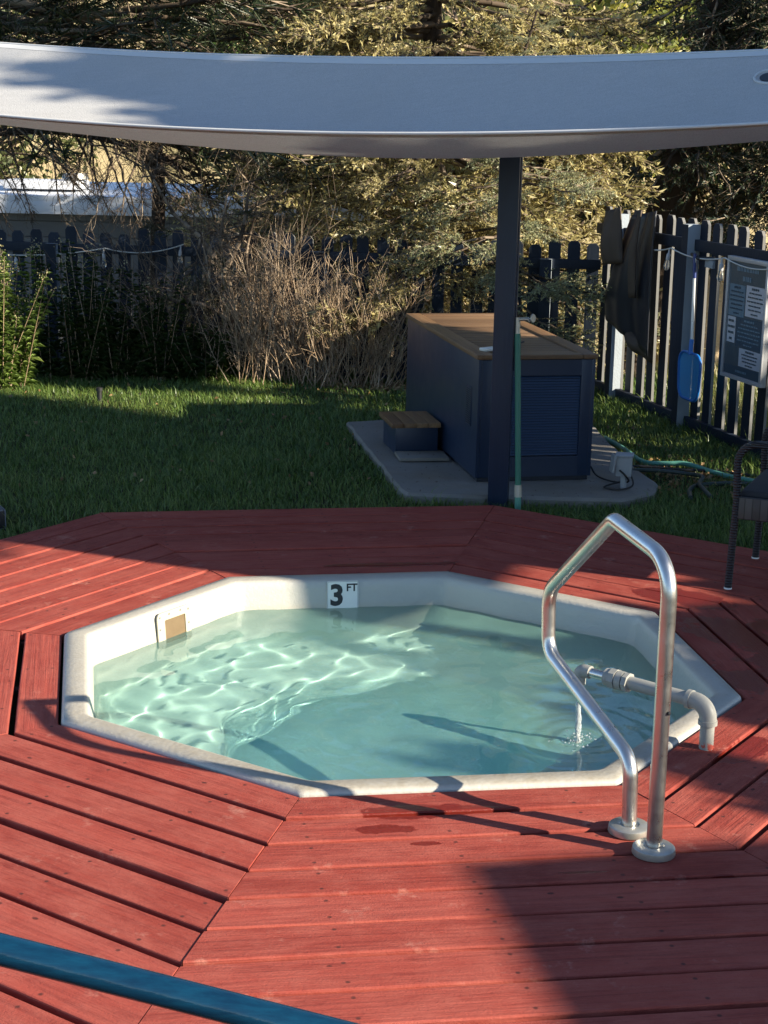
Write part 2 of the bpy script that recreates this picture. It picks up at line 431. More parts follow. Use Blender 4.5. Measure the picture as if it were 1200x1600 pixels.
# ------------------------------------------------------------------ deck
dt = NT('red_deck_stain')
do = dt.coord(); dp = dt.pos(); drnd = dt.node('ShaderNodeObjectInfo').outputs['Random']
off = dt.node('ShaderNodeVectorMath', operation='ADD'); dt.set(off.inputs[0], do)
cmb = dt.node('ShaderNodeCombineXYZ'); dt.set(cmb.inputs[0], dt.math('MULTIPLY', drnd, 37.0)); dt.set(cmb.inputs[1], dt.math('MULTIPLY', drnd, 11.0)); dt.set(off.inputs[1], cmb.outputs[0])
dv = off.outputs[0]
grain = dt.noise(dt.map(dv, (1.6, 75, 75)), 1.0, 6, 0.65, 0.6)
rings_ = dt.noise(dt.map(dv, (0.9, 16, 16)), 1.0, 3, 0.5, 1.6)
wear = dt.noise(dt.map(dv, (4.0, 8, 8)), 1.0, 8, 0.78)
fine = dt.noise(dv, 120, 4, 0.75)
base = dt.mix(drnd, (0.250, 0.041, 0.028), (0.330, 0.064, 0.045))
base = dt.mix(dt.ramp(grain, [(0.30, 0.42), (0.56, 0.0)]), base, (0.165, 0.026, 0.020))
base = dt.mix(dt.ramp(rings_, [(0.48, 0.0), (0.54, 0.45), (0.60, 0.0)]), base, (0.14, 0.020, 0.016))
base = dt.mix(dt.ramp(wear, [(0.42, 0.0), (0.72, 0.70)]), base, (0.39, 0.110, 0.080))
base = dt.mix(dt.ramp(dt.noise(dp, 5.5, 6, 0.72), [(0.60, 0.0), (0.76, 0.55)]), base, (0.56, 0.30, 0.23))      # pale scuffs
base = dt.mix(dt.ramp(fine, [(0.26, 0.85), (0.40, 0.0)]), base, (0.14, 0.028, 0.022))
vor = dt.node('ShaderNodeTexVoronoi'); dt.set(vor.inputs['Vector'], dt.map(dv, (5, 8.5, 8.5))); vor.inputs['Scale'].default_value = 1.0
base = dt.mix(dt.ramp(vor.outputs['Distance'], [(0.035, 0.9), (0.06, 0.0)]), base, (0.07, 0.018, 0.015))          # nail heads and small knots
dsx = dt.node('ShaderNodeSeparateXYZ'); dt.set(dsx.inputs[0], do)
fxs = dt.math('MULTIPLY', dt.math('SUBTRACT', dt.math('FRACT', dt.math('ADD', dt.math('DIVIDE', dsx.outputs[0], 0.41), 0.27)), 0.5), 0.41)
fys = dt.math('MINIMUM', dt.math('ABSOLUTE', dt.math('SUBTRACT', dsx.outputs[1], 0.028)), dt.math('ABSOLUTE', dt.math('SUBTRACT', dsx.outputs[1], 0.118)))
rs_ = dt.math('SQRT', dt.math('ADD', dt.math('MULTIPLY', fxs, fxs), dt.math('MULTIPLY', fys, fys)))
base = dt.mix(dt.ramp(rs_, [(0.0038, 0.9), (0.0058, 0.0)]), base, (0.075, 0.022, 0.018))          # screw heads in rows
# wet splashes
wn_ = dt.noise(dp, 9, 4, 0.6)
wet = None
for (x, y, rx, ry, rot) in ((0.13, 4.47, 0.20, 0.045, 0.1), (0.02, 4.34, 0.10, 0.03, 0.1), (0.13, 4.25, 0.045, 0.014, 0.1), (0.30, 4.50, 0.10, 0.02, 0.0), (1.42, 6.25, 0.30, 0.16, -1.0), (1.55, 5.90, 0.16, 0.22, -0.6), (1.32, 5.70, 0.10, 0.14, 0.2), (1.72, 6.35, 0.22, 0.2, 0.4), (1.36, 4.86, 0.17, 0.055, 0.9), (1.30, 6.75, 0.25, 0.12, -0.5), (0.95, 4.08, 0.05, 0.012, 0.1), (0.55, 4.085, 0.09, 0.008, 0.1), (1.20, 5.02, 0.16, 0.06, 0.9), (0.05, 7.20, 0.30, 0.045, 0.17)):
    mp = dt.node('ShaderNodeMapping', vector_type='TEXTURE'); dt.set(mp.inputs['Vector'], dp); mp.inputs['Location'].default_value = (x, y, 0); mp.inputs['Rotation'].default_value = (0, 0, rot); mp.inputs['Scale'].default_value = (rx, ry, 10)
    ln = dt.node('ShaderNodeVectorMath', operation='LENGTH'); dt.set(ln.inputs[0], mp.outputs[0])
    d_ = dt.math('ADD', ln.outputs['Value'], dt.math('MULTIPLY', dt.math('SUBTRACT', wn_, 0.5), 2.1))
    f_ = dt.math('SUBTRACT', 1.0, d_)
    wet = f_ if wet is None else dt.math('MAXIMUM', wet, f_)
wetm = dt.ramp(wet, [(0.0, 0.0), (0.10, 1.0)])
base = dt.mix(dt.math('MULTIPLY', wetm, 0.88), base, (0.140, 0.013, 0.008))
rough = dt.mix(wetm, (0.78, 0.78, 0.78), (0.30, 0.30, 0.30))
dt.bump(dt.math('ADD', dt.math('MULTIPLY', grain, 0.6), dt.math('ADD', dt.math('MULTIPLY', fine, 0.25), dt.math('MULTIPLY', wear, 0.5))), 0.008, 0.8)
M_deck = dt.fin(base, rough, 0, 0.22)
M_joist = plain('weathered_joist', (0.05, 0.035, 0.028), 0.9)

deck = thing('deck', 'red stained octagonal wooden deck of mitred boards round the pool', 'deck', (cen.x, cen.y, 0))
rowcount = {0: 8, 1: 8, 2: 9, 3: 14, 4: 14, 5: 14, 6: 9, 7: 8}
PITCHW, GAP = 0.1625, 0.0155
dr = np.random.default_rng(3)
for k in range(NP):
    for j in range(rowcount[k]):
        a0 = 0.010 if j == 0 else 0.152 + PITCHW * (j - 1) + {3: 0.019, 5: 0.024, 6: 0.020}.get(k, 0.0165) * dr.uniform(0.75, 1.15)
        a1 = 0.150 if j == 0 else 0.152 + PITCHW * j
        if k in (0, 1, 7) : a0 = a0 - 0.004 if j else a0
        A = poly_offset(a0); B = poly_offset(a1)
        p0, p1, q0, q1 = A[k], A[(k + 1) % NP], B[k], B[(k + 1) % NP]
        e = (p1 - p0).normalized(); n = Vector((-e.y, e.x)); o = (p0 + p1) / 2; w = a1 - a0
        x0, x1 = (p0 - o).dot(e) + 0.0015, (p1 - o).dot(e) - 0.0015
        y0, y1 = (q0 - o).dot(e) + 0.0015, (q1 - o).dot(e) - 0.0015
        c = 0.0045; th = 0.036
        sec = [(0, -th), (0, -c), (c * 0.35, -c * 0.3), (c, 0), (w - c, 0), (w - c * 0.35, -c * 0.3), (w, -c), (w, -th)]
        vs = []
        NSEC = 6
        for s_ in range(NSEC):
            t = s_ / (NSEC - 1)
            for (yy, zz) in sec:
                l = x0 + (y0 - x0) * yy / w; r_ = x1 + (y1 - x1) * yy / w
                wob = 0.0012 * math.sin(t * 5 + j * 1.7 + k)
                vs.append((l + (r_ - l) * t, yy + (wob if 0 < s_ < NSEC - 1 else 0), zz + 0.0008 * math.sin(3 * t + j)))
        m = len(sec); fs = []
        for s_ in range(NSEC - 1):
            for i in range(m): fs.append((s_ * m + i, s_ * m + (i + 1) % m, (s_ + 1) * m + (i + 1) % m, (s_ + 1) * m + i))
        fs += [tuple(range(m)), tuple((NSEC - 1) * m + i for i in range(m - 1, -1, -1))]
        ob = MB().add(vs, fs).build('plank', M_deck, deck)
        ob.matrix_basis = Matrix.Translation((o.x, o.y, dr.normal(0, 0.0013))) @ Matrix.Rotation(math.atan2(e.y, e.x), 4, 'Z') @ Matrix.Rotation(dr.normal(0, 0.003), 4, 'X')
        rel(ob, deck)
for k in range(NP):            # joists under the mitres and mid-sides
    a, b = poly_offset(0.02), poly_offset(1.27)
    for t in (0.0, 0.5):
        p = a[k].lerp(a[(k + 1) % NP], t); q_ = b[k].lerp(b[(k + 1) % NP], t); d = q_ - p
        mb = MB().box((d.length / 2, 0, -0.075), (d.length, 0.04, 0.07)); ob = mb.build('joist', M_joist, deck)
        ob.matrix_basis = Matrix.Translation((p.x, p.y, 0)) @ Matrix.Rotation(math.atan2(d.y, d.x), 4, 'Z'); rel(ob, deck)

# ------------------------------------------------------------------ hand rail
def fillet(pts, rads, seg=8):
    P = [Vector(p) for p in pts]; out = [P[0]]
    for i in range(1, len(P) - 1):
        a, b, c = P[i - 1], P[i], P[i + 1]; u = (a - b).normalized(); w = (c - b).normalized()
        half = u.angle(w) / 2; L = rads[i - 1] / math.tan(half)
        s_, e_ = b + u * L, b + w * L; cc = b + (u + w).normalized() * (rads[i - 1] / math.sin(half))
        va_, vb_ = s_ - cc, e_ - cc; th = va_.angle(vb_)
        for k in range(seg + 1):
            t = k / seg
            out.append(cc + (va_ * math.sin((1 - t) * th) + vb_ * math.sin(t * th)) / math.sin(th))
    out.append(P[-1]); return out
rt_ = NT('brushed_steel'); ro = rt_.coord()
rn = rt_.noise(rt_.map(ro, (60, 60, 4)), 1, 4, 0.7)
rcol = rt_.mix(rt_.noise(ro, 9, 5, 0.7), (0.52, 0.50, 0.46), (0.72, 0.71, 0.68))
rt_.bump(rn, 0.0006)
M_steel = rt_.fin(rcol, rt_.math('ADD', 0.20, rt_.math('MULTIPLY', rt_.noise(ro, 25, 4), 0.20)), 1.0)
tt_ = NT('dull_galvanised'); M_flange = tt_.fin(tt_.mix(tt_.noise(tt_.coord(), 60, 5, 0.7), (0.36, 0.35, 0.31), (0.55, 0.54, 0.49)), 0.38, 0.75)
ra = R(19); rd = Vector((-math.sin(ra), math.cos(ra), 0))
rail = thing('handrail', 'bent stainless steel grab rail bolted to the deck at the pool edge', 'handrail', (0.771, 4.21, 0.002), ra)
# local y runs along the rail plane
prof_r = [(0, 0), (0.004, 0.838), (0.345, 0.876), (0.762, 0.548), (0.748, 0.352), (0.163, 0.214), (0.149, 0)]
path = fillet([(0, s_, z) for s_, z in prof_r], [0.11, 0.035, 0.10, 0.075, 0.07], 10)
MB().tube(path, 0.0222, 20).build('rail_tube', M_steel, rail, 60)
for s_ in (0.0, 0.149):
    fl = MB().lathe([(0.060, 0.0), (0.061, 0.004), (0.059, 0.019), (0.054, 0.023), (0.030, 0.024), (0.027, 0.021)], n=32).build('flange', M_flange, rail, 40)
    fl.location = (0, s_, 0)
MB().lathe([(0.006, 0), (0.005, 0.003), (0.002, 0.0034)], n=10, axis=(0.35, -0.93, 0)).build('rivet', M_ink, rail).location = (0.0083, -0.0218, 0.42)

# ------------------------------------------------------------------ filling pipe and stream
pt_ = NT('grey_pipe'); po = pt_.coord()
pc = pt_.mix(pt_.noise(po, 30, 5, 0.7), (0.21, 0.21, 0.19), (0.32, 0.32, 0.295))
psep = pt_.node('ShaderNodeSeparateXYZ'); pt_.set(psep.inputs[0], po)
lowm = pt_.math('MULTIPLY', pt_.ramp(psep.outputs[2], [(0.018, 1.0), (0.028, 0.0)]), pt_.ramp(pt_.noise(po, 60, 2), [(0.47, 0.0), (0.52, 1.0)]))
M_pipe = pt_.fin(pt_.mix(lowm, pc, (0.40, 0.075, 0.05)), 0.5, 0.0)
fp = thing('fill_pipe', 'grey pipe with elbow and union pouring water into the pool', 'pipe', (1.066, 5.005, 0.003))
hd = Vector((0.681 - 1.066, 5.327 - 5.005, 0)).normalized()
end = Vector((0.681 - 1.066, 5.327 - 5.005, 0.150))
MB().lathe([(0.0235, 0), (0.0235, 0.115)], n=20).build('riser', M_pipe, fp, 40)
ez = 0.152
el = fillet([(0, 0, 0.085), (0, 0, ez), tuple(hd * 0.075 + Vector((0, 0, ez)))], [0.05], 8)
MB().tube(el, [0.0290] + [0.0285] * (len(el) - 2) + [0.0290], 20).build('elbow', M_pipe, fp, 40)
mbp = MB().tube([Vector((0, 0, 0.083)), Vector((0, 0, 0.098))], 0.0315, 20); mbp.tube([hd * 0.062 + Vector((0, 0, ez)), hd * 0.078 + Vector((0, 0, ez))], 0.0315, 20)
mbp.build('elbow_collar', M_pipe, fp, 40)
MB().tube([hd * 0.05 + Vector((0, 0, ez)), hd * 0.33 + Vector((0, 0, ez))], 0.0230, 20).build('spout_pipe', M_pipe, fp, 40)
un = MB()
for a_, b_, r_ in ((0.300, 0.318, 0.034), (0.322, 0.345, 0.0325), (0.348, 0.372, 0.036), (0.374, 0.392, 0.030)):
    un.tube([hd * a_ + Vector((0, 0, ez)), hd * b_ + Vector((0, 0, ez))], r_, 8 if r_ in (0.034, 0.036) else 20)
un.build('union', M_pipe, fp, 30)
MB().tube([hd * 0.38 + Vector((0, 0, ez)), hd * 0.47 + Vector((0, 0, ez))], 0.0165, 16).build('nipple', M_steel, fp, 40)
nz = fillet([tuple(hd * 0.455 + Vector((0, 0, ez))), tuple(hd * 0.499 + Vector((0, 0, ez))), tuple(hd * 0.499 + Vector((0, 0, ez - 0.05)))], [0.022], 6)
MB().tube(nz, 0.0225, 16).build('nozzle', M_pipe, fp, 40)
nzp = fp.location + hd * 0.499
stm = NT('falling_water'); stm.b.inputs['Transmission Weight'].default_value = 0.75; stm.b.inputs['IOR'].default_value = 1.33
M_stream = stm.fin((0.90, 0.95, 0.96), 0.08)
sr = np.random.default_rng(5); mbs = MB()
zz = np.linspace(0.10, WATER_Z - 0.012, 22)
for strand in range(3):
    pts = []; rs = []
    ox, oy = sr.normal(0, 0.0035, 2)
    for i, z in enumerate(zz):
        t = i / 21; pts.append((nzp.x + ox * t * 1.6 + sr.normal(0, 0.0016 * t) - 0.0 + 0.016 * t * 0.4, nzp.y + oy * t * 1.6 + sr.normal(0, 0.0016 * t) + 0.012 * t, z)); rs.append(max(0.0035, 0.0095 - 0.004 * t + sr.normal(0, 0.0016 * (0.3 + t))))
    mbs.tube(pts, rs, 8)
for i in range(70):            # splash droplets
    a_ = sr.uniform(0, 6.28); rad = abs(sr.normal(0, 0.045)); z = WATER_Z + abs(sr.normal(0, 0.014)) ; r_ = sr.uniform(0.0012, 0.004)
    mbs.lathe([(r_ * 0.3, -r_), (r_, 0), (r_ * 0.3, r_)], (nzp.x + 0.01 + rad * math.cos(a_), nzp.y + rad * math.sin(a_), z), n=6)
stream = mbs.build('water_stream', M_stream, None, 60)
tag(stream, 'thin stream of water falling from the pipe into the pool', kind='stuff')

# ------------------------------------------------------------------ shade sail
ft = NT('sail_fabric'); fo = ft.coord()
weave = ft.noise(ft.map(fo, (260, 60, 260)), 1, 2, 0.5)
fcol = ft.mix(ft.noise(ft.map(fo, (1.2, 45, 45)), 1, 5, 0.7), (0.43, 0.428, 0.42), (0.55, 0.547, 0.54))
fcol = ft.mix(ft.ramp(ft.noise(fo, 0.9, 5, 0.7), [(0.5, 0.0), (0.75, 0.35)]), fcol, (0.40, 0.39, 0.36))
fcol = ft.mix(ft.ramp(weave, [(0.35, 0.5), (0.6, 0.0)]), fcol, (0.33, 0.33, 0.33))
dif = ft.node('ShaderNodeBsdfDiffuse'); trn = ft.node('ShaderNodeBsdfTranslucent'); mx = ft.node('ShaderNodeMixShader'); mx.inputs[0].default_value = 0.13
bmp = ft.node('ShaderNodeBump'); ft.set(bmp.inputs['Height'], weave); bmp.inputs['Distance'].default_value = 0.002
ft.set(dif.inputs['Color'], fcol); ft.set(trn.inputs['Color'], fcol); ft.l.new(bmp.outputs[0], dif.inputs['Normal'])
ft.l.new(dif.outputs[0], mx.inputs[1]); ft.l.new(trn.outputs[0], mx.inputs[2]); ft.l.new(mx.outputs[0], ft.out.inputs['Surface'])
M_sail = ft.m
M_hem = plain('sail_hem', (0.54, 0.54, 0.53), 0.7, var=0.05)  # lighter than the cloth, imitating sunlight along the edge
XA, XB = -3.6, 7.3
def sail_pt(x, u):
    yn = 6.752 - 0.427 * x; yf = 8.65 - 0.40 * x
    zn = 1.92 + 0.023 * (x + 0.4) ** 2; zf = 2.287 + 0.014 * (x + 0.1) ** 2
    s = 0.055 + 0.058 * math.exp(-((x - 0.1) / 1.6) ** 2)
    return Vector((x + 0.10 * u, yn + (yf - yn) * u, zn - s * (6 * u - 9 * u * u) + (zf - zn - 3 * s) * u * u + 0.0025 * math.sin(x * 23 + u * 4) * u * (1 - u) * 4 * math.exp(-((u - 0.95) / 0.25) ** 2)))
sail = thing('shade_sail', 'pale grey fabric shade sail stretched above the pool, sagging in the middle', 'shade sail', tuple(sail_pt(1.1, 0.5)))
nx, nu = 121, 31
V = [sail_pt(XA + (XB - XA) * i / (nx - 1), j / (nu - 1)) for i in range(nx) for j in range(nu)]
F = [(i * nu + j, (i + 1) * nu + j, (i + 1) * nu + j + 1, i * nu + j + 1) for i in range(nx - 1) for j in range(nu - 1)]
fab = rel(link('fabric', np_mesh('fabric', [tuple(v) for v in V], F, smooth=True), M_sail, sail), sail)
for u in (0.0, 1.0):
    mb = MB().tube([sail_pt(XA + (XB - XA) * i / 80, u) for i in range(81)], 0.0065, 8); rel(mb.build('hem', M_hem, sail, 60), sail)
for u0, u1 in ((0.004, 0.026), (0.974, 0.996)):          # webbing sewn along the long edges
    vs = [sail_pt(XA + (XB - XA) * i / 96, u_) + Vector((0, 0, 0.0022)) for i in range(97) for u_ in (u0, u1)]
    rel(link('webbing', np_mesh('webbing', [tuple(v) for v in vs], [(2 * i, 2 * i + 2, 2 * i + 3, 2 * i + 1) for i in range(96)], smooth=True), M_hem, sail), sail)
for x in (XA, XB):
    mb = MB().tube([sail_pt(x, i / 12) for i in range(13)], 0.0065, 8); rel(mb.build('hem', M_hem, sail, 60), sail)
# eyelet sewn into the cloth near the right end
e0 = sail_pt(1.64, 0.87); ex = (sail_pt(1.68, 0.87) - sail_pt(1.60, 0.87)).normalized(); ey = (sail_pt(1.64, 0.91) - sail_pt(1.64, 0.83)).normalized(); en = ex.cross(ey).normalized(); ey = en.cross(ex)
mb = MB(); mb.tube([(0.07 * math.cos(a), 0.07 * math.sin(a), 0.004) for a in np.linspace(0, 2 * math.pi, 28, endpoint=False)], 0.006, 6, closed=True)
eye = mb.build('eyelet', M_hem, sail, 60); eye.matrix_basis = Matrix(((ex.x, ey.x, en.x, e0.x), (ex.y, ey.y, en.y, e0.y), (ex.z, ey.z, en.z, e0.z), (0, 0, 0, 1))); rel(eye, sail)
mb = MB().lathe([(0.046, 0.001), (0.046, 0.004)], n=24); eh = mb.build('hole', M_ink, eye)
# mast pieces that hold the sail corners (outside the picture)
M_navy0 = NT('navy_paint'); no = M_navy0.coord()
nc = M_navy0.mix(M_navy0.noise(M_navy0.map(no, (20, 20, 3)), 1, 5), (0.006, 0.014, 0.036), (0.011, 0.023, 0.054))
chip = M_navy0.ramp(M_navy0.noise(no, 38, 6, 0.75), [(0.66, 0.0), (0.70, 1.0)])
nc = M_navy0.mix(M_navy0.math('MULTIPLY', chip, 0.6), nc, (0.20, 0.21, 0.22))
M_navy0.bump(M_navy0.noise(M_navy0.map(no, (80, 80, 6)), 1, 4), 0.002)
M_navy = M_navy0.fin(nc, 0.42, 0, 0.45)
def square_post(name, label, loc, h, w=0.1, rz=0.0, mat=None):
    t = thing(name, label, 'post', loc, rz)
    MB().box((0, 0, h / 2), (w, w, h), bev=0.006).build('shaft', mat or M_navy, t, 40)
    return t
for x, u, lab in ((XA, 0.0, 'navy post holding the sail corner to the left of the pool'), (XB, 0.0, 'navy post holding the sail corner to the right of the pool')):
    c_ = sail_pt(x, u); dx = -0.25 if x < 0 else 0.25
    square_post('sail_post', lab, (c_.x + dx, c_.y - 0.1, -0.06), c_.z + 0.35)
sp_ = square_post('sail_post', 'dark navy wooden post in front of the blue cabinet', (0.62, 8.655, -0.06), 2.29, 0.108, R(-9))
MB().box((0.056, 0.012, 1.50), (0.010, 0.062, 1.50), bev=0.002).build('trim_strip', M_navy, sp_, 40)

# ------------------------------------------------------------------ concrete pad, cabinet, step
ct = NT('concrete'); co = ct.pos()
cc_ = ct.mix(ct.noise(co, 3, 6, 0.65), (0.14, 0.132, 0.12), (0.28, 0.265, 0.24))
cc_ = ct.mix(ct.ramp(ct.noise(co, 2.2, 4), [(0.5, 0.0), (0.68, 0.6)]), cc_, (0.20, 0.165, 0.12))
cc_ = ct.mix(ct.ramp(ct.noise(ct.map(co, (40, 12, 12), rot=(0, 0, 0.5)), 1, 3), [(0.66, 0.0), (0.69, 0.8)]), cc_, (0.09, 0.07, 0.05))
ct.bump(ct.noise(co, 45, 5, 0.7), 0.004)
M_conc = ct.fin(cc_, 0.85, 0, 0.3)
pad0 = [(-0.27, 10.86), (0.085, 8.80), (0.13, 8.70), (1.30, 8.66), (1.50, 8.84), (1.56, 9.10), (1.48, 9.60), (1.40, 11.2), (0.9, 11.3)]
pad = []; rp = random.Random(6)
for i_ in range(len(pad0)):
    a_, b_ = Vector(pad0[i_]), Vector(pad0[(i_ + 1) % len(pad0)]); m_ = max(1, int((b_ - a_).length / 0.12))
    for k_ in range(m_):
        p_ = a_.lerp(b_, k_ / m_); pad.append((p_.x + rp.gauss(0, 0.004), p_.y + rp.gauss(0, 0.005)))
npd = len(pad); e_ = 0.012
cxp, cyp = sum(p[0] for p in pad) / npd, sum(p[1] for p in pad) / npd
ins = [(cxp + (x - cxp) * 0.985, cyp + (y - cyp) * 0.985) for x, y in pad]
mb = MB().add([(x, y, -0.14) for x, y in pad] + [(x, y, -0.022) for x, y in pad] + [(x, y, -0.008) for x, y in ins],
              [(k, (k + 1) % npd, npd + (k + 1) % npd, npd + k) for k in range(npd)] + [(npd + k, npd + (k + 1) % npd, 2 * npd + (k + 1) % npd, 2 * npd + k) for k in range(npd)] + [tuple(2 * npd + k for k in range(npd))])
tag(mb.build('concrete_pavement', M_conc, None, 30), 'grey concrete pad under the blue cabinet', kind='structure')
wtn = NT('oiled_teak'); wo_ = wtn.coord(); wrn = wtn.node('ShaderNodeObjectInfo').outputs['Random']
wc = wtn.mix(wrn, (0.11, 0.062, 0.032), (0.21, 0.125, 0.066))  # darker tone imitates shade on the recessed lid slats
wc = wtn.mix(wtn.ramp(wtn.noise(wtn.map(wo_, (2, 40, 40)), 1, 5, 0.6, 0.8), [(0.3, 0.7), (0.6, 0.0)]), wc, (0.10, 0.052, 0.026))
wtn.bump(wtn.noise(wtn.map(wo_, (2, 60, 60)), 1, 4), 0.002)
M_teak = wtn.fin(wc, 0.5, 0, 0.4)
wty = NT('oiled_teak_across'); wo2 = wty.coord(); wrn2 = wty.node('ShaderNodeObjectInfo').outputs['Random']
wc = wty.mix(wrn2, (0.175, 0.095, 0.045), (0.31, 0.185, 0.09))  # lighter, warmer tone imitates dappled sun on the lid frame
wc = wty.mix(wty.ramp(wty.noise(wty.map(wo2, (40, 2, 40)), 1, 5, 0.6, 0.8), [(0.3, 0.7), (0.6, 0.0)]), wc, (0.10, 0.052, 0.026))
wty.bump(wty.noise(wty.map(wo2, (60, 2, 60)), 1, 4), 0.002)
M_teaky = wty.fin(wc, 0.5, 0, 0.4)
M_cab = plain('navy_cabinet', (0.011, 0.024, 0.056), 0.38, var=0.15, scale=3, bump=0.0006, bscale=30)
M_cabdark = plain('cabinet_shadow_gap', (0.008, 0.012, 0.022), 0.6)
CW, CD, CH = 0.68, 1.97, 0.672
cabrz = math.atan2(0.191, 0.982)
cab = thing('plunge_cabinet', 'navy blue louvred cabinet with teak lid standing on the concrete pad', 'cabinet', (0.51, 9.013, -0.006), cabrz)
# local x along the front, local y to the back
MB().box((CW / 2, CD / 2, 0.012), (CW - 0.03, CD - 0.03, 0.024)).build('plinth', M_cabdark, cab)
MB().box((0.011, CD / 2, 0.024 + CH / 2), (0.022, CD, CH), bev=0.004).build('side_panel', M_cab, cab, 40)
MB().box((CW - 0.011, CD / 2, 0.024 + CH / 2), (0.022, CD, CH), bev=0.004).build('side_panel', M_cab, cab, 40)
MB().box((CW / 2, CD - 0.011, 0.024 + CH / 2), (CW - 0.046, 0.020, CH - 0.004)).build('back_panel', M_cab, cab)
fx = MB()
fx.box((0.075, 0.010, 0.024 + CH / 2), (0.106, 0.020, CH - 0.004), bev=0.002); fx.box((CW - 0.052, 0.010, 0.024 + CH / 2), (0.06, 0.020, CH - 0.004), bev=0.002)
fx.box((CW / 2 + 0.02, 0.010, 0.024 + CH - 0.047), (CW - 0.146, 0.0195, 0.09)); fx.box((CW / 2 + 0.02, 0.010, 0.024 + 0.06), (CW - 0.146, 0.0195, 0.116))
fx.build('front_frame', M_cab, cab, 40)
MB().box((CW / 2 + 0.02, 0.024, 0.024 + CH / 2), (CW - 0.15, 0.006, CH - 0.2)).build('louvre_back', M_cabdark, cab)
M_slat = plain('louvre_navy', (0.022, 0.046, 0.10), 0.35, var=0.15)
nl = 30; z0_, z1_ = 0.024 + 0.122, 0.024 + CH - 0.096
slm = MB().box((0, 0, 0), (CW - 0.156, 0.003, 0.0125), rot=(R(-32), 0, 0)).mesh('louvre_slat')
for i in range(nl):
    link('louvre_slat', slm, M_slat, cab, (CW / 2 + 0.02, 0.011, z0_ + (z1_ - z0_) * (i + 0.5) / nl))
# side vent
vent = MB().box((-0.002, 0.19, 0.41), (0.006, 0.115, 0.225), bev=0.0015).build('side_vent', M_cab, cab, 40)
vsm = MB().box((0, 0, 0), (0.004, 0.098, 0.004)).mesh('vent_slat')
for i in range(17): link('vent_slat', vsm, M_cabdark, vent, (-0.0055, 0.19, 0.31 + i * 0.0122))
# lid
LZ = 0.024 + CH
LW, LD, LT = CW + 0.02, CD + 0.02, 0.026
fr = 0.085
lid = thing('lid_tmp', 'x', 'x'); bpy.data.objects.remove(lid)
def board(name, x0, x1, y0, y1, mat, parent, z=LZ, t=LT):
    return MB().box((0, 0, 0), (x1 - x0, y1 - y0, t), bev=0.003).build(name, mat, parent, 40, loc=((x0 + x1) / 2, (y0 + y1) / 2, z + t / 2 + 0.002))
board('lid_frame_board', -0.012, fr, -0.012, LD - 0.01, M_teaky, cab)
board('lid_frame_board', LW - fr - 0.012, LW - 0.012, -0.012, LD - 0.01, M_teaky, cab)
board('lid_frame_board', fr + 0.002, LW - fr - 0.014, -0.0115, 0.07, M_teak, cab)
board('lid_frame_board', fr + 0.002, LW - fr - 0.014, LD - 0.09, LD - 0.0105, M_teak, cab)
ns = 24; ya, yb = 0.073, LD - 0.093
for i in range(ns):
    a_ = ya + (yb - ya) * i / ns; board('lid_slat', fr + 0.003, LW - fr - 0.015, a_, a_ + (yb - ya) / ns - 0.008, M_teak, cab, LZ - 0.004, LT - 0.008)
# remote left on the lid, cable from the lid
rem = MB().box((0, 0, 0.009), (0.055, 0.10, 0.018), bev=0.006).build('controller', M_white, None, 40); rem.location = (0.575, 9.20, LZ + LT - 0.004); rem.rotation_euler = (0, 0, R(-50))
tag(rem, 'small white plastic controller lying on the teak lid', 'controller')
M_rubber = plain('black_rubber', (0.012, 0.012, 0.013), 0.55)
pth = spline([(0.80, 9.55, LZ + LT + 0.004), (0.77, 9.50, LZ + LT + 0.004), (0.74, 9.46, LZ + LT + 0.012), (0.70, 9.47, LZ + LT + 0.006), (0.66, 9.52, LZ + LT + 0.004)], 6)
tag(MB().tube(pth, 0.005, 8).build('lid_cable', M_rubber, None, 60), 'short black cable curled on the teak lid', 'cable')
# step
stp = thing('step_stool', 'low navy step with a slatted teak top beside the cabinet', 'step', (0.062, 9.757, -0.006), cabrz)
SW, SD, SH = 0.262, 0.40, 0.165
MB().box((SW / 2, SD / 2, SH / 2), (SW, SD, SH), bev=0.003).build('step_box', M_cab, stp, 40)
for i in range(4):
    w_ = (SW + 0.045) / 4
    MB().box((0, 0, 0), (w_ - 0.003, SD + 0.03, 0.028), bev=0.003).build('top_slat', M_teaky, stp, 40, loc=(-0.03 + w_ * (i + 0.5), SD / 2 - 0.005, SH + 0.0145))
paver = MB().box((0, 0, 0.012), (0.30, 0.22, 0.02), bev=0.004).build('paver', M_conc, None, 40); paver.location = (0.22, 9.66, -0.004); paver.rotation_euler = (0, 0, R(8)); tag(paver, 'thin concrete paver in front of the teak topped step', 'paver')

# ------------------------------------------------------------------ tap, green standpipe, hoses, outlet box
M_green = plain('green_hose', (0.022, 0.15, 0.105), 0.4, var=0.15)
M_grn2 = plain('pale_green_hose', (0.10, 0.30, 0.23), 0.42, var=0.2)
tap = thing('garden_tap', 'green standpipe with a metal tap rising beside the navy post', 'tap', (0.716, 8.53, -0.06))
MB().tube([(0, 0, 0.11), (-0.030, 0.055, 0.955)], 0.0155, 12).build('standpipe', M_green, tap, 60)
MB().tube([(0.002, -0.004, 0.0), (0, 0, 0.10)], 0.017, 12).build('lower_pipe', M_grn2, tap, 60)
MB().tube([(0, 0, 0.085), (-0.002, 0.004, 0.15)], 0.021, 12).build('coupling', M_flange, tap, 40)
mb = MB().tube([(-0.030, 0.055, 0.95), (-0.031, 0.056, 1.04)], 0.013, 10); mb.tube([(-0.031, 0.056, 1.03), (0.020, 0.04, 1.035), (0.030, 0.036, 1.02)], 0.010, 10); mb.build('tap_body', M_flange, tap, 40)
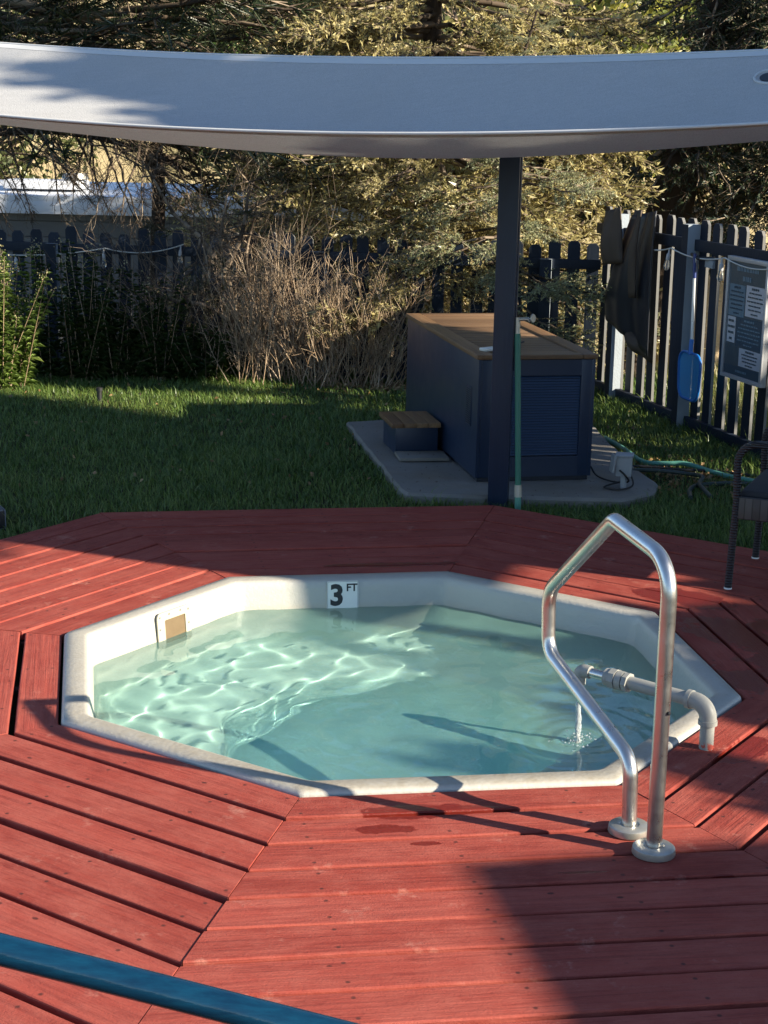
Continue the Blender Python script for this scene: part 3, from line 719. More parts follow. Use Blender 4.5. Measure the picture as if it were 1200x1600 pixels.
mb = MB().tube([(0.028, 0.03, 1.035), (0.040, 0.02, 1.04)], 0.006, 8); mb.lathe([(0.022, -0.004), (0.024, 0), (0.022, 0.004)], (0.043, 0.018, 1.041), 12, axis=(0.8, -0.6, 0.1)); mb.build('tap_handle', M_flange, tap, 40)
hose = [(1.433, 10.48), (1.50, 10.10), (1.573, 9.765), (1.70, 9.70), (1.812, 9.656), (1.938, 9.504), (2.025, 9.37), (2.20, 9.13), (2.45, 8.9)]
tag(MB().tube(spline([(x, y, -0.015 + 0.008 * math.sin(i * 2)) for i, (x, y) in enumerate(hose)], 8), 0.015, 10).build('garden_hose', M_grn2, None, 60), 'pale green garden hose lying along the grass near the fence', 'hose')
M_dh = plain('dark_hose', (0.030, 0.045, 0.042), 0.5)
hose = [(1.693, 8.80), (1.72, 8.98), (1.778, 9.108), (1.90, 9.17), (2.02, 9.20), (2.2, 9.15), (2.4, 9.0)]
tag(MB().tube(spline([(x, y, -0.022) for x, y in hose], 8), 0.013, 10).build('soaker_hose', M_dh, None, 60), 'dark grey hose curving through the grass behind the wicker chair', 'hose')
hose = [(1.80, 8.77), (1.785, 8.95), (1.80, 9.13), (1.84, 9.25), (1.78, 9.38), (1.6, 9.40), (1.45, 9.46)]
tag(MB().tube(spline([(x, y, -0.010 + 0.012 * (i % 2)) for i, (x, y) in enumerate(hose)], 8), 0.012, 10).build('soaker_hose', M_dh, None, 60), 'dark grey hose looping towards the concrete pad', 'hose')
hose = [(1.42, 9.62), (1.6, 9.60), (1.75, 9.54), (1.95, 9.52), (2.15, 9.42), (2.35, 9.3)]
tag(MB().tube(spline([(x, y, -0.02) for x, y in hose], 8), 0.009, 8).build('thin_hose', M_rubber, None, 60), 'thin black irrigation hose in the bare soil by the fence', 'hose')
M_box = plain('grey_box', (0.30, 0.32, 0.34), 0.45, var=0.08)
ob_ = thing('outlet_box', 'grey weatherproof outlet box on a short post beside the concrete pad', 'outlet box', (1.335, 8.93, -0.05), R(-12))
MB().tube([(0, 0.02, 0), (0, 0.02, 0.14)], 0.018, 10).build('conduit', M_box, ob_, 40)
MB().box((0, 0.02, 0.17), (0.088, 0.06, 0.115), bev=0.006).build('box', M_box, ob_, 40)
MB().box((-0.062, -0.004, 0.185), (0.012, 0.07, 0.10), rot=(0, R(6), R(20)), bev=0.003).build('cover', M_box, ob_, 40)
MB().box((0, 0.016, 0.233), (0.10, 0.075, 0.012), rot=(R(6), 0, 0), bev=0.003).build('hood', M_box, ob_, 40)
pth = spline([(1.19, 9.25, 0.05), (1.22, 9.19, 0.01), (1.28, 9.08, 0.004), (1.34, 9.0, 0.012), (1.37, 8.96, 0.03), (1.345, 8.90, 0.07), (1.31, 8.92, 0.10)], 8)
tag(MB().tube(pth, 0.0055, 8).build('power_cable', M_rubber, None, 60), 'black power cable from the cabinet to the grey outlet box', 'cable')
pth = spline([(1.37, 8.94, 0.09), (1.385, 8.90, 0.02), (1.30, 8.86, 0.002), (1.23, 8.90, 0.003), (1.25, 8.96, 0.003), (1.33, 8.985, 0.02)], 8)
tag(MB().tube(pth, 0.005, 8).build('power_cable', M_rubber, None, 60), 'slack loop of black cable on the concrete below the outlet box', 'cable')
spk = thing('sprinkler', 'small dark sprinkler head standing in the lawn', 'sprinkler', (-2.074, 11.66, -0.06))
MB().lathe([(0.018, 0), (0.018, 0.09), (0.025, 0.092), (0.025, 0.115), (0.012, 0.12)], n=12).build('riser', M_rubber, spk, 40)

# ------------------------------------------------------------------ fences
pkt = NT('fence_navy'); pk = pkt.coord(); pkr = pkt.node('ShaderNodeObjectInfo').outputs['Random']
pcol = pkt.mix(pkr, (0.006, 0.012, 0.024), (0.012, 0.021, 0.040))
pcol = pkt.mix(pkt.ramp(pkt.noise(pkt.map(pk, (30, 30, 3)), 1, 5, 0.7), [(0.58, 0.0), (0.75, 0.5)]), pcol, (0.045, 0.05, 0.058))
pkt.bump(pkt.noise(pkt.map(pk, (70, 70, 5)), 1, 4), 0.002)
M_picket = pkt.fin(pcol, 0.6, 0, 0.3)
pe = NT('weathered_edge'); M_edge = pe.fin(pe.mix(pe.noise(pe.map(pe.coord(), (30, 30, 4)), 1, 5, 0.7), (0.11, 0.11, 0.105), (0.22, 0.215, 0.205)), 0.8, 0, 0.3)
M_fpost = plain('pale_blue_grey_paint', (0.30, 0.345, 0.385), 0.65, var=0.2, scale=4, bump=0.002)
def picket_mesh(w, t, h, seed):
    """local x width, y thickness, z up; inner face (-y) navy, the rest weathered; dog-eared top"""
    r_ = random.Random(seed); c = w * 0.28; l = [(-w / 2, 0), (w / 2, 0), (w / 2, h - c), (w / 2 - c * 0.75, h), (-w / 2 + c * 0.75, h), (-w / 2, h - c)]
    l = [(x + r_.uniform(-.002, .002), z) for x, z in l]
    n = len(l); vs = [(x, -t / 2, z) for x, z in l] + [(x, t / 2, z) for x, z in l]
    fs = [tuple(range(n)), tuple(range(2 * n - 1, n - 1, -1))] + [(k, n + k, n + (k + 1) % n, (k + 1) % n) for k in range(n)]
    me = bpy.data.meshes.new('picket'); me.from_pydata(vs, [], fs); me.materials.append(M_picket); me.materials.append(M_edge)
    for p in me.polygons: p.material_index = 0 if p.index == 0 else 1
    me.update(); return me
def fence(name, label, origin, direction, length, h, pitch, w, posts, seed, zrail, inner=-1, jit=0.012, base=-0.05, slope=0.0, posth=None):
    ang = math.atan2(direction[1], direction[0]); t = thing(name, label, 'fence', (*origin, base), ang)
    r_ = random.Random(seed)
    meshes = [picket_mesh(w, 0.02, h - base, seed + i) for i in range(4)]
    i = 0; s = 0.06
    while s < length:
        o = link('picket', meshes[i % 4], None, t, (s + r_.uniform(-.006, .006), 0.0, slope * s + r_.uniform(-jit, jit)), (r_.uniform(-.008, .008), r_.uniform(-.01, .01), r_.uniform(-.03, .03)))
        s += pitch; i += 1
    for z in zrail:
        MB().box((length / 2, inner * 0.034, z - base + slope * length / 2), (length, 0.040, 0.075), bev=0.003).build('rail', M_picket, t, 40)
    for s in posts:
        po_ = MB().box((s, inner * 0.062, (posth or h) / 2), (0.09, 0.09, (posth or h) - base)).build('post', [M_fpost, M_picket], t)
        for pl in po_.data.polygons: pl.material_index = 1 if pl.normal.y * inner > 0.5 else 0
    return t
FD = Vector((-0.27, 0.963)); FD.normalize()
fo_ = Vector((2.383, 10.064)) - FD * 2.0
# the inner (pool) side lies to the left of the running direction: local +y is left of travel
fr_t = fence('picket_fence', 'dark navy picket fence on the right, with pale posts and gaps', fo_, FD, 4.75, 1.36, 0.184, 0.108, (3.10, 4.28), 21, (1.20, 0.0), inner=1)
for c_ in fr_t.children:      # the dark painted face is turned to the pool
    if c_.name.startswith('picket'): c_.rotation_euler.z += math.pi
fb0 = Vector((1.64, 12.74)); fb1 = Vector((-4.4, 13.62)); fbd = (fb1 - fb0); fbl = fbd.length; fbd.normalize()
fb_t = fence('picket_fence', 'lower dark picket fence along the back of the lawn, half hidden by shrubs', fb0, fbd, fbl, 1.07, 0.150, 0.095, (0.42, 2.2, 4.4), 33, (0.92, 0.10), inner=1, jit=0.03, posth=0.98)
for c_ in fb_t.children:
    if c_.name.startswith('picket'): c_.rotation_euler.z += math.pi

def on_fence(s, d, z):        # s metres along from the reference point, d towards the pool, z up
    n = Vector((-FD.y, FD.x)); p = Vector((2.383, 10.064)) + FD * s + n * d; return Vector((p.x, p.y, z))
FROT = math.atan2(FD.y, FD.x)
# cover hung over the fence corner
cvt = NT('black_cover'); M_cover = cvt.fin(cvt.mix(cvt.noise(cvt.coord(), 6, 5), (0.010, 0.012, 0.018), (0.022, 0.024, 0.032)), 0.42, 0, 0.5)
M_cbrown = plain('brown_cover_lining', (0.075, 0.052, 0.036), 0.7, var=0.2)
cov = thing('folded_cover', 'black and brown folded cover hanging over the fence corner', 'cover', tuple(on_fence(1.83, 0.06, 0.36)), 0)
def drape(s_of, z_of, nu_, nv_, dd, seed):
    r_ = random.Random(seed); ph = r_.uniform(0, 6); vs = []; fs = []
    for j in range(nv_):
        v = j / (nv_ - 1)
        for i in range(nu_):
            u = i / (nu_ - 1)
            d = dd + 0.022 * math.sin(u * 7 + ph + v * 1.5) * (0.35 + v * 0.8) + 0.010 * math.sin(u * 19 + v * 3 + ph) + 0.05 * math.sin(v * 3.14) * math.sin(u * 3.14)
            vs.append(on_fence(s_of(u, v), d, z_of(u, v)))
    for j in range(nv_ - 1):
        for i in range(nu_ - 1): fs.append((j * nu_ + i, j * nu_ + i + 1, (j + 1) * nu_ + i + 1, (j + 1) * nu_ + i))
    return vs, fs
def cov_piece(name, so, zo, nu_, nv_, dd, seed, mat):
    vs, fs = drape(so, zo, nu_, nv_, dd, seed)
    ob = rel(link(name, np_mesh(name, [tuple(v) for v in vs], fs, smooth=True), mat, cov), cov); sm = ob.modifiers.new('thick', 'SOLIDIFY'); sm.thickness = 0.010
cov_piece('cover_front', lambda u, v: 1.50 + 0.06 * v + u * (0.40 + 0.42 * min(1, v * 1.25)), lambda u, v: 1.40 - v * (1.02 - 0.26 * u) - 0.05 * u, 26, 22, 0.13, 4, M_cover)
cov_piece('lining_fold', lambda u, v: 1.94 - 0.02 * v + u * (0.26 + 0.10 * v), lambda u, v: 1.405 - v * 0.40 - 0.05 * u, 10, 12, 0.22, 9, M_cbrown)
cov_piece('lining_edge', lambda u, v: 1.57 + 0.10 * v + u * 0.05, lambda u, v: 1.40 - v * 0.62, 4, 14, 0.21, 13, M_cbrown)
cov_piece('lining_flap', lambda u, v: 1.60 + u * 0.50, lambda u, v: 0.47 - v * (0.11 + 0.04 * (1 - u)) + 0.10 * u, 12, 5, 0.09, 17, M_cbrown)

# leaf net
M_blue = plain('blue_plastic', (0.012, 0.16, 0.50), 0.35, var=0.1)
M_pole = plain('white_aluminium', (0.62, 0.62, 0.62), 0.3, 0.3, var=0.06)
M_dblue = plain('dark_blue_grip', (0.010, 0.03, 0.16), 0.4)
nb = on_fence(0.80, 0.16, 0.20)
net = thing('leaf_net', 'blue leaf skimmer net on a white pole hung from the fence', 'pool net', tuple(nb), FROT + math.pi)
# local x along the fence to the right, z up
fo2 = [(x, 0, z + 0.155) for x, z in rrect(0.33, 0.31, 0.08, 5)]
fo2 = [(x * (1.0 - 0.12 * (0.30 - z) / 0.3), y, z) for x, y, z in fo2]
MB().tube(fo2, 0.010, 8, closed=True).build('net_frame', M_blue, net, 60)
nt_ = NT('net_mesh'); nco = nt_.coord()
ntr = nt_.node('ShaderNodeBsdfTransparent'); nmx = nt_.node('ShaderNodeMixShader'); nmx.inputs[0].default_value = 0.72
nt_.fin((0.04, 0.36, 0.74), 0.5); nt_.l.new(ntr.outputs[0], nmx.inputs[1]); nt_.l.new(nt_.b.outputs[0], nmx.inputs[2]); nt_.l.new(nmx.outputs[0], nt_.out.inputs['Surface'])
vs = [(0, 0.03, 0.155)] + [(x * 0.97, 0, 0.155 + (z - 0.155) * 0.97) for x, y, z in fo2]; n_ = len(fo2)
link('net_mesh', np_mesh('net_mesh', vs, [(0, 1 + k, 1 + (k + 1) % n_) for k in range(n_)], smooth=True), nt_.m, net)
MB().tube([(0.0, 0, 0.30), (-0.012, 0.01, 0.40)], [0.017, 0.015], 10).build('socket', M_blue, net, 60)
MB().tube([(-0.012, 0.01, 0.38), (-0.06, 0.02, 0.93)], 0.0105, 10).build('pole', M_pole, net, 60)
MB().tube([(-0.048, 0.018, 0.80), (-0.066, 0.02, 0.96)], 0.0125, 10).build('grip', M_dblue, net, 60)
hk = thing('fence_hook', 'black wire hook on the fence holding the leaf net', 'hook', tuple(on_fence(0.88, 0.07, 1.13)), FROT + math.pi)
MB().tube([(-0.14, 0, 0), (-0.05, -0.06, 0.02), (0.05, -0.06, 0.0), (0.16, 0, 0.01)], 0.012, 8).build('hook_bar', M_rubber, hk, 60)
MB().box((0.12, -0.01, -0.03), (0.11, 0.02, 0.05), bev=0.003).build('bracket', M_fpost, hk, 40)

# framed notice
sgt = thing('notice_board', 'framed pool notice with slate and white text panels on the fence', 'sign', tuple(on_fence(0.0, 0.10, 0.42)), FROT + math.pi)
M_frame = plain('silver_frame', (0.46, 0.47, 0.49), 0.4, 0.3, var=0.06)
M_slate = plain('slate_print', (0.055, 0.085, 0.105), 0.35, var=0.1)
M_mid = plain('steel_blue_print', (0.115, 0.19, 0.25), 0.35, var=0.06)
M_pale = plain('pale_print', (0.46, 0.47, 0.51), 0.35, var=0.05)
M_dk = plain('dark_print', (0.030, 0.065, 0.10), 0.35, var=0.08)
SWi, SHi = 0.535, 0.765
# local x runs to the viewer's right along the fence, so x from -0.60 to -0.06
xl, xr = -0.43, 0.105
xm = (xl + xr) / 2
MB().box((xm, 0, SHi / 2), (SWi, 0.030, SHi), bev=0.003).build('backing', M_frame, sgt, 40)
frm = MB()
for (cx, cz, sx, sz) in ((xm, 0.012, SWi, 0.024), (xm, SHi - 0.012, SWi, 0.024), (xl + 0.013, SHi / 2, 0.026, SHi - 0.05), (xr - 0.013, SHi / 2, 0.026, SHi - 0.05)):
    frm.box((cx, -0.020, cz), (sx, 0.012, sz), bev=0.002)
frm.build('frame', M_frame, sgt, 40)
def panel(name, x0, x1, z0, z1, mat, lift):
    X0, X1 = xl + 0.03 + x0 * (SWi - 0.06), xl + 0.03 + x1 * (SWi - 0.06); Z0, Z1 = 0.028 + z0 * (SHi - 0.056), 0.028 + z1 * (SHi - 0.056)
    mb = MB().box(((X0 + X1) / 2, -0.0155 - lift, (Z0 + Z1) / 2), (X1 - X0, 0.0016, Z1 - Z0)); return mb.build(name, mat, sgt), (X0, X1, Z0, Z1)
panel('poster', 0, 1, 0, 1, M_slate, 0)
def textlines(b, rows, mat, hfrac=0.45, heading=False, seed=1, indent=0.06):
    X0, X1, Z0, Z1 = b; r_ = random.Random(seed); mb = MB(); n = rows
    for i in range(n):
        zc = Z1 - (Z1 - Z0) * (i + 0.7) / (n + 0.4); hh = (Z1 - Z0) / (n + 0.4) * hfrac * (1.5 if heading and i == 0 else 1)
        L = (X1 - X0) * (1 - 2 * indent) * (0.45 if heading and i == 0 else r_.uniform(0.72, 1.0) if i < n - 1 else 0.4); x = (X0 + X1) / 2 - L / 2; e = x + L
        while x < e - 0.004:
            w_ = min(e - x, r_.uniform(0.012, 0.04)); mb.box((x + w_ / 2, -0.0195, zc), (w_, 0.0008, hh)); x += w_ + 0.006
    return tag(mb.build('print', mat, sgt), kind='stuff')
o, b = panel('title_panel', 0.0, 1.0, 0.80, 1.0, M_slate, 0.001); textlines(b, 2, M_mid, 0.5, seed=2, indent=0.2)
o, b = panel('text_panel', 0.03, 0.46, 0.52, 0.80, M_mid, 0.0012); textlines(b, 7, M_dk, 0.35, True, 3)
o, b = panel('text_panel', 0.49, 1.0, 0.54, 0.81, M_pale, 0.0012); textlines(b, 7, M_slate, 0.35, True, 4)
o, b = panel('text_panel', 0.03, 0.25, 0.28, 0.51, M_pale, 0.0012); textlines(b, 4, M_slate, 0.4, False, 5)
o, b = panel('text_panel', 0.27, 1.0, 0.26, 0.52, M_dk, 0.0012); textlines(b, 7, M_mid, 0.35, True, 6)
o, b = panel('text_panel', 0.40, 1.0, 0.09, 0.25, M_pale, 0.0012); textlines(b, 5, M_slate, 0.4, True, 7)
o, b = panel('footer_panel', 0.0, 1.0, 0.0, 0.08, M_dk, 0.0014); textlines(b, 1, M_mid, 0.35, False, 8, 0.1)

# string lights
M_cord = plain('white_cord', (0.55, 0.54, 0.50), 0.6, var=0.08)
glt = NT('bulb_glass'); glt.b.inputs['Transmission Weight'].default_value = 0.85; glt.b.inputs['IOR'].default_value = 1.3; M_glass = glt.fin((0.85, 0.85, 0.82), 0.05)
M_sock = plain('white_socket', (0.42, 0.42, 0.42), 0.5)
def lights(label, pts, bulbs, sag=0.035):
    t = thing('string_lights', label, 'string lights', pts[0])
    b0 = Vector(pts[0]); path = []
    for a_, b_ in zip(pts[:-1], pts[1:]):
        a_, b_ = Vector(a_), Vector(b_)
        for k in range(10):
            u = k / 10; path.append(a_.lerp(b_, u) - Vector((0, 0, sag * 4 * u * (1 - u))) - b0)
    path.append(Vector(pts[-1]) - b0)
    MB().tube(path, 0.0048, 8).build('cord', M_cord, t, 60)
    for p in bulbs:
        p = Vector(p) - b0; r_ = random.Random(int(p.x * 999)); tilt = Euler((r_.uniform(-.15, .15), r_.uniform(-.15, .15), 0))
        s_ = MB().lathe([(0.006, 0.0), (0.007, -0.03), (0.014, -0.04), (0.0155, -0.075), (0.013, -0.08)], n=12).build('lamp_socket', M_sock, t, 40); s_.location = p; s_.rotation_euler = tilt
        g_ = MB().lathe([(0.011, -0.078), (0.017, -0.09), (0.022, -0.115), (0.020, -0.135), (0.010, -0.148), (0.002, -0.151)], n=14).build('bulb', M_glass, s_, 60)
    return t
P_ = lambda s, z: tuple(on_fence(s, 0.128, z))
lights('white string of bulbs along the top rail of the right fence', [P_(1.86, 1.165), P_(1.26, 1.165), P_(0.46, 1.165), P_(-0.24, 1.165), P_(-1.0, 1.165)], [P_(1.86, 1.165), P_(1.28, 1.160), P_(0.50, 1.160), P_(-0.24, 1.16), P_(-0.9, 1.15)])
def on_back(s, d, z):
    n = Vector((-fbd.y, fbd.x)); p = fb0 + fbd * s + n * d; return (p.x, p.y, z)
lights('white string of bulbs sagging along the back fence', [on_back(3.30, 0.09, 0.98), on_back(3.95, 0.09, 0.93), on_back(5.2, 0.09, 0.88)], [on_back(3.32, 0.1, 0.97), on_back(3.96, 0.1, 0.92), on_back(4.7, 0.1, 0.86)], 0.05)

# ------------------------------------------------------------------ wicker chair and footstool
def wicker(name, c0, c1, sx, sy):
    t = NT(name); o = t.coord()
    br = t.node('ShaderNodeTexBrick'); t.set(br.inputs['Vector'], t.map(o, (sx, sy, sy))); br.inputs['Scale'].default_value = 1.0; br.inputs['Mortar Size'].default_value = 0.06; br.inputs['Brick Width'].default_value = 1.0; br.inputs['Row Height'].default_value = 0.5
    br.inputs['Color1'].default_value = (*c0, 1); br.inputs['Color2'].default_value = (*c1, 1); br.inputs['Mortar'].default_value = (0.008, 0.007, 0.007, 1)
    t.bump(br.outputs['Fac'], -0.003); return t.fin(br.outputs['Color'], 0.5)
M_wick = wicker('dark_wicker', (0.030, 0.024, 0.024), (0.055, 0.045, 0.043), 30, 60)
wrp = NT('wrapped_wicker'); wv_ = wrp.node('ShaderNodeTexWave'); wv_.wave_type = 'BANDS'; wv_.bands_direction = 'Z'; wrp.set(wv_.inputs['Vector'], wrp.coord()); wv_.inputs['Scale'].default_value = 26; wv_.inputs['Distortion'].default_value = 0.4
wrp.bump(wv_.outputs['Fac'], 0.004); M_wrap = wrp.fin(wrp.mix(wv_.outputs['Fac'], (0.012, 0.011, 0.012), (0.034, 0.030, 0.032)), 0.45)
M_cush = plain('charcoal_cushion', (0.022, 0.023, 0.028), 0.85)
ch = thing('wicker_chair', 'dark woven wicker armchair at the right edge of the deck', 'chair', (1.519, 6.91, 0.0), R(-24))
CWd, CDp = 0.58, 0.60                      # local x = depth to the back, local y = width
for y in (0, CWd):
    p = fillet([(0, y, 0), (0.012, y, 0.40), (0.0, y, 0.652), (0.45, y, 0.665), (0.60, y, 0.60)], [0.3, 0.085, 0.1], 6)
    MB().tube(p, [0.0165] * (len(p)), 12).build('arm', M_wrap, ch, 60)
    pb = [(0.60, y, 0.0), (0.575, y, 0.40), (0.66, y, 0.92)]
    MB().tube(pb, 0.0165, 12).build('back_leg', M_wrap, ch, 60)
    MB().lathe([(0.018, 0), (0.018, 0.008)], n=12).build('foot', M_white, ch, 40, loc=(0, y, 0))
    MB().box((0.30, y, 0.370), (0.58, 0.02, 0.10), bev=0.006).build('side_apron', M_wick, ch, 40)
MB().box((0.018, CWd / 2, 0.370), (0.02, CWd - 0.03, 0.10), bev=0.006).build('front_apron', M_wick, ch, 40)
MB().box((0.30, CWd / 2, 0.425), (0.56, CWd - 0.05, 0.035), bev=0.014).build('seat_cushion', M_cush, ch, 60)
MB().box((0.615, CWd / 2, 0.66), (0.025, CWd - 0.02, 0.48), rot=(0, R(9.5), 0), bev=0.01).build('backrest', M_wick, ch, 40)
M_wgrey = wicker('grey_wicker', (0.075, 0.085, 0.105), (0.14, 0.15, 0.175), 34, 66)
fs_ = thing('wicker_footstool', 'low grey wicker footstool at the left edge of the lawn', 'footstool', (-1.872, 7.86, -0.06), R(28))
MB().box((-0.22, 0.20, 0.072), (0.44, 0.40, 0.105), bev=0.012).build('woven_body', M_wgrey, fs_, 40)
for x, y in ((-0.02, 0.02), (-0.42, 0.02), (-0.02, 0.38), (-0.42, 0.38)): MB().box((x, y, 0.012), (0.03, 0.03, 0.024)).build('foot', M_rubber, fs_)

# ------------------------------------------------------------------ blue rail near the camera
brt = NT('blue_rail_paint'); bo = brt.coord()
bcol = brt.mix(brt.ramp(brt.noise(brt.map(bo, (9, 70, 70)), 1, 6, 0.7), [(0.35, 0.0), (0.85, 1.0)]), (0.002, 0.018, 0.044), (0.004, 0.048, 0.095))
brt.bump(brt.noise(brt.map(bo, (20, 60, 60)), 1, 4), 0.0008)
M_brail = brt.fin(bcol, 0.14, 0.0, 0.5)
br_ = thing('porch_rail', 'glossy dark blue tubular rail crossing the lower left corner', 'railing', (-0.9, 2.02, -0.05))
A = Vector((-0.506, 1.999, 0.880)); B = Vector((-0.09, 1.976, 0.786)); dvec = (B - A).normalized(); o_ = Vector((-0.9, 2.02, -0.05))
MB().tube([A - dvec * 0.9 - o_, A - o_, B - o_, B + dvec * 1.0 - o_], 0.0215, 20).build('top_rail', M_brail, br_, 60)
for p in (A - dvec * 0.85, B + dvec * 0.95):
    MB().tube([Vector((p.x, p.y, -0.05)) - o_, p - o_], 0.019, 16).build('rail_post', M_brail, br_, 60)

# ------------------------------------------------------------------ vegetation materials
def leafmat(name, stops, rough=0.6, trans=0.25, nscale=1.3):
    t = NT(name); g = t.pos(); oi = t.node('ShaderNodeObjectInfo').outputs['Random']
    ri = t.node('ShaderNodeNewGeometry').outputs['Random Per Island']
    f = t.math('ADD', t.math('MULTIPLY', t.noise(g, nscale, 3), 0.55), t.math('MULTIPLY', ri, 0.45))
    c = t.ramp(f, stops)
    d = t.node('ShaderNodeBsdfDiffuse'); tr = t.node('ShaderNodeBsdfTranslucent'); m = t.node('ShaderNodeMixShader'); m.inputs[0].default_value = trans
    gl = t.node('ShaderNodeBsdfGlossy'); gl.inputs['Roughness'].default_value = rough * 0.7; gl.inputs['Color'].default_value = (1, 1, 1, 1); m2 = t.node('ShaderNodeMixShader'); m2.inputs[0].default_value = 0.035
    t.set(d.inputs['Color'], c); t.set(tr.inputs['Color'], c)
    t.l.new(d.outputs[0], m.inputs[1]); t.l.new(tr.outputs[0], m.inputs[2]); t.l.new(m.outputs[0], m2.inputs[1]); t.l.new(gl.outputs[0], m2.inputs[2]); t.l.new(m2.outputs[0], t.out.inputs['Surface'])
    return t.m
M_grass = leafmat('grass_blade', [(0.15, (0.048, 0.092, 0.019)), (0.45, (0.095, 0.17, 0.032)), (0.75, (0.21, 0.27, 0.065)), (0.95, (0.32, 0.27, 0.11))], trans=0.35, nscale=2.5)
M_spruce = leafmat('spruce_needles', [(0.2, (0.24, 0.22, 0.09)), (0.45, (0.46, 0.40, 0.17)), (0.65, (0.60, 0.52, 0.25)), (0.9, (0.70, 0.62, 0.36))], trans=0.45, nscale=1.4)
M_spblue = leafmat('blue_spruce_needles', [(0.2, (0.20, 0.24, 0.13)), (0.55, (0.40, 0.42, 0.23)), (0.9, (0.60, 0.58, 0.34))], trans=0.45)
M_pine = leafmat('pine_needles', [(0.2, (0.016, 0.026, 0.012)), (0.6, (0.036, 0.050, 0.020)), (0.9, (0.085, 0.085, 0.035))], trans=0.15)
M_dark = leafmat('cedar_needles', [(0.2, (0.016, 0.030, 0.016)), (0.55, (0.036, 0.056, 0.028)), (0.8, (0.065, 0.060, 0.028)), (0.95, (0.11, 0.075, 0.035))], trans=0.1)
M_yel = leafmat('yellow_leaves', [(0.2, (0.12, 0.16, 0.04)), (0.5, (0.24, 0.27, 0.07)), (0.75, (0.40, 0.36, 0.06)), (0.95, (0.52, 0.42, 0.07))], trans=0.4)
M_olive = leafmat('olive_leaves', [(0.2, (0.05, 0.07, 0.025)), (0.55, (0.11, 0.13, 0.045)), (0.9, (0.22, 0.22, 0.085))], trans=0.3)
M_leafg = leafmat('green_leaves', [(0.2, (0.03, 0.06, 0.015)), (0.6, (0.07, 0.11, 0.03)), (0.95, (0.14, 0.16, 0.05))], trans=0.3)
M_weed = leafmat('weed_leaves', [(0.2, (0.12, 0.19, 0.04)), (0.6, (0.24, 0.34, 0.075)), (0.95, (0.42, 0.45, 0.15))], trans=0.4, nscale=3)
M_flow = leafmat('seed_heads', [(0.2, (0.30, 0.26, 0.10)), (0.8, (0.55, 0.50, 0.28))], trans=0.3, nscale=6)
M_straw = leafmat('dry_stems', [(0.2, (0.20, 0.13, 0.08)), (0.5, (0.38, 0.27, 0.17)), (0.8, (0.58, 0.45, 0.31)), (0.95, (0.42, 0.16, 0.12))], trans=0.05, nscale=4)
M_litter = leafmat('fallen_leaves', [(0.2, (0.16, 0.09, 0.04)), (0.6, (0.34, 0.21, 0.10)), (0.95, (0.50, 0.36, 0.18))], trans=0.1, nscale=5)
bkt = NT('bark'); bk = bkt.coord()
bkn = bkt.noise(bkt.map(bk, (22, 22, 5)), 1, 5, 0.7, 0.6)
bkt.bump(bkn, 0.03); M_bark = bkt.fin(bkt.mix(bkn, (0.018, 0.013, 0.010), (0.085, 0.062, 0.046)), 0.95, 0, 0.2)
twt = NT('twig_bark'); M_twig = twt.fin(twt.ramp(twt.math('ADD', twt.math('MULTIPLY', twt.noise(twt.pos(), 2.5, 3), 0.6), twt.math('MULTIPLY', twt.node('ShaderNodeNewGeometry').outputs['Random Per Island'], 0.4)), [(0.25, (0.035, 0.025, 0.018)), (0.5, (0.12, 0.09, 0.065)), (0.8, (0.36, 0.28, 0.20))]), 0.9, 0, 0.2)

# ------------------------------------------------------------------ vegetation geometry (numpy)
def unit(v): return v / np.maximum(np.linalg.norm(v, axis=-1, keepdims=True), 1e-9)
def perp(d, r):
    a = r.normal(size=d.shape); a -= d * (a * d).sum(-1, keepdims=True); return unit(a)
def sticks(P0, P1, R0, R1, sides=3):
    """tapered prisms; returns V,F(tri)"""
    P0, P1 = np.asarray(P0, float), np.asarray(P1, float); R0 = np.broadcast_to(np.asarray(R0, float), len(P0)); R1 = np.broadcast_to(np.asarray(R1, float), len(P0))
    d = unit(P1 - P0); ref = np.where(np.abs(d[:, 2:3]) < 0.9, np.array([[0, 0, 1.0]]), np.array([[1.0, 0, 0]])); u = unit(np.cross(d, ref)); w = np.cross(d, u)
    a = np.arange(sides) * 2 * np.pi / sides
    off = u[:, None, :] * np.cos(a)[None, :, None] + w[:, None, :] * np.sin(a)[None, :, None]
    V = np.concatenate([P0[:, None, :] + off * R0[:, None, None], P1[:, None, :] + off * R1[:, None, None]], 1).reshape(-1, 3)
    b = np.arange(len(P0))[:, None] * 2 * sides; F = []
    for k in range(sides):
        k2 = (k + 1) % sides
        F.append(np.concatenate([b + k, b + k2, b + sides + k2], 1)); F.append(np.concatenate([b + k, b + sides + k2, b + sides + k], 1))
    return V, np.concatenate(F)
def blades(B, D, W, L):
    """single triangles: base points B, directions D, width vectors W, lengths L"""
    V = np.stack([B - W, B + W, B + D * L[:, None]], 1).reshape(-1, 3); return V, np.arange(len(V)).reshape(-1, 3)
def leaves(C, r, size, elong=1.5):
    """two-triangle leaves in random orientation, folded slightly"""
    n = len(C); d = unit(r.normal(size=(n, 3)) + np.array([0, 0, -0.25])); w = perp(d, r); s = size * r.uniform(0.6, 1.3, n)[:, None]; nrm = np.cross(d, w)
    V = np.stack([C - d * s * elong / 2, C + w * s / 2 + nrm * s * 0.12, C + d * s * elong / 2, C - w * s / 2 + nrm * s * 0.12], 1).reshape(-1, 3)
    b = np.arange(n)[:, None] * 4; return V, np.concatenate([b + np.array([[0, 1, 2]]), b + np.array([[0, 2, 3]])])
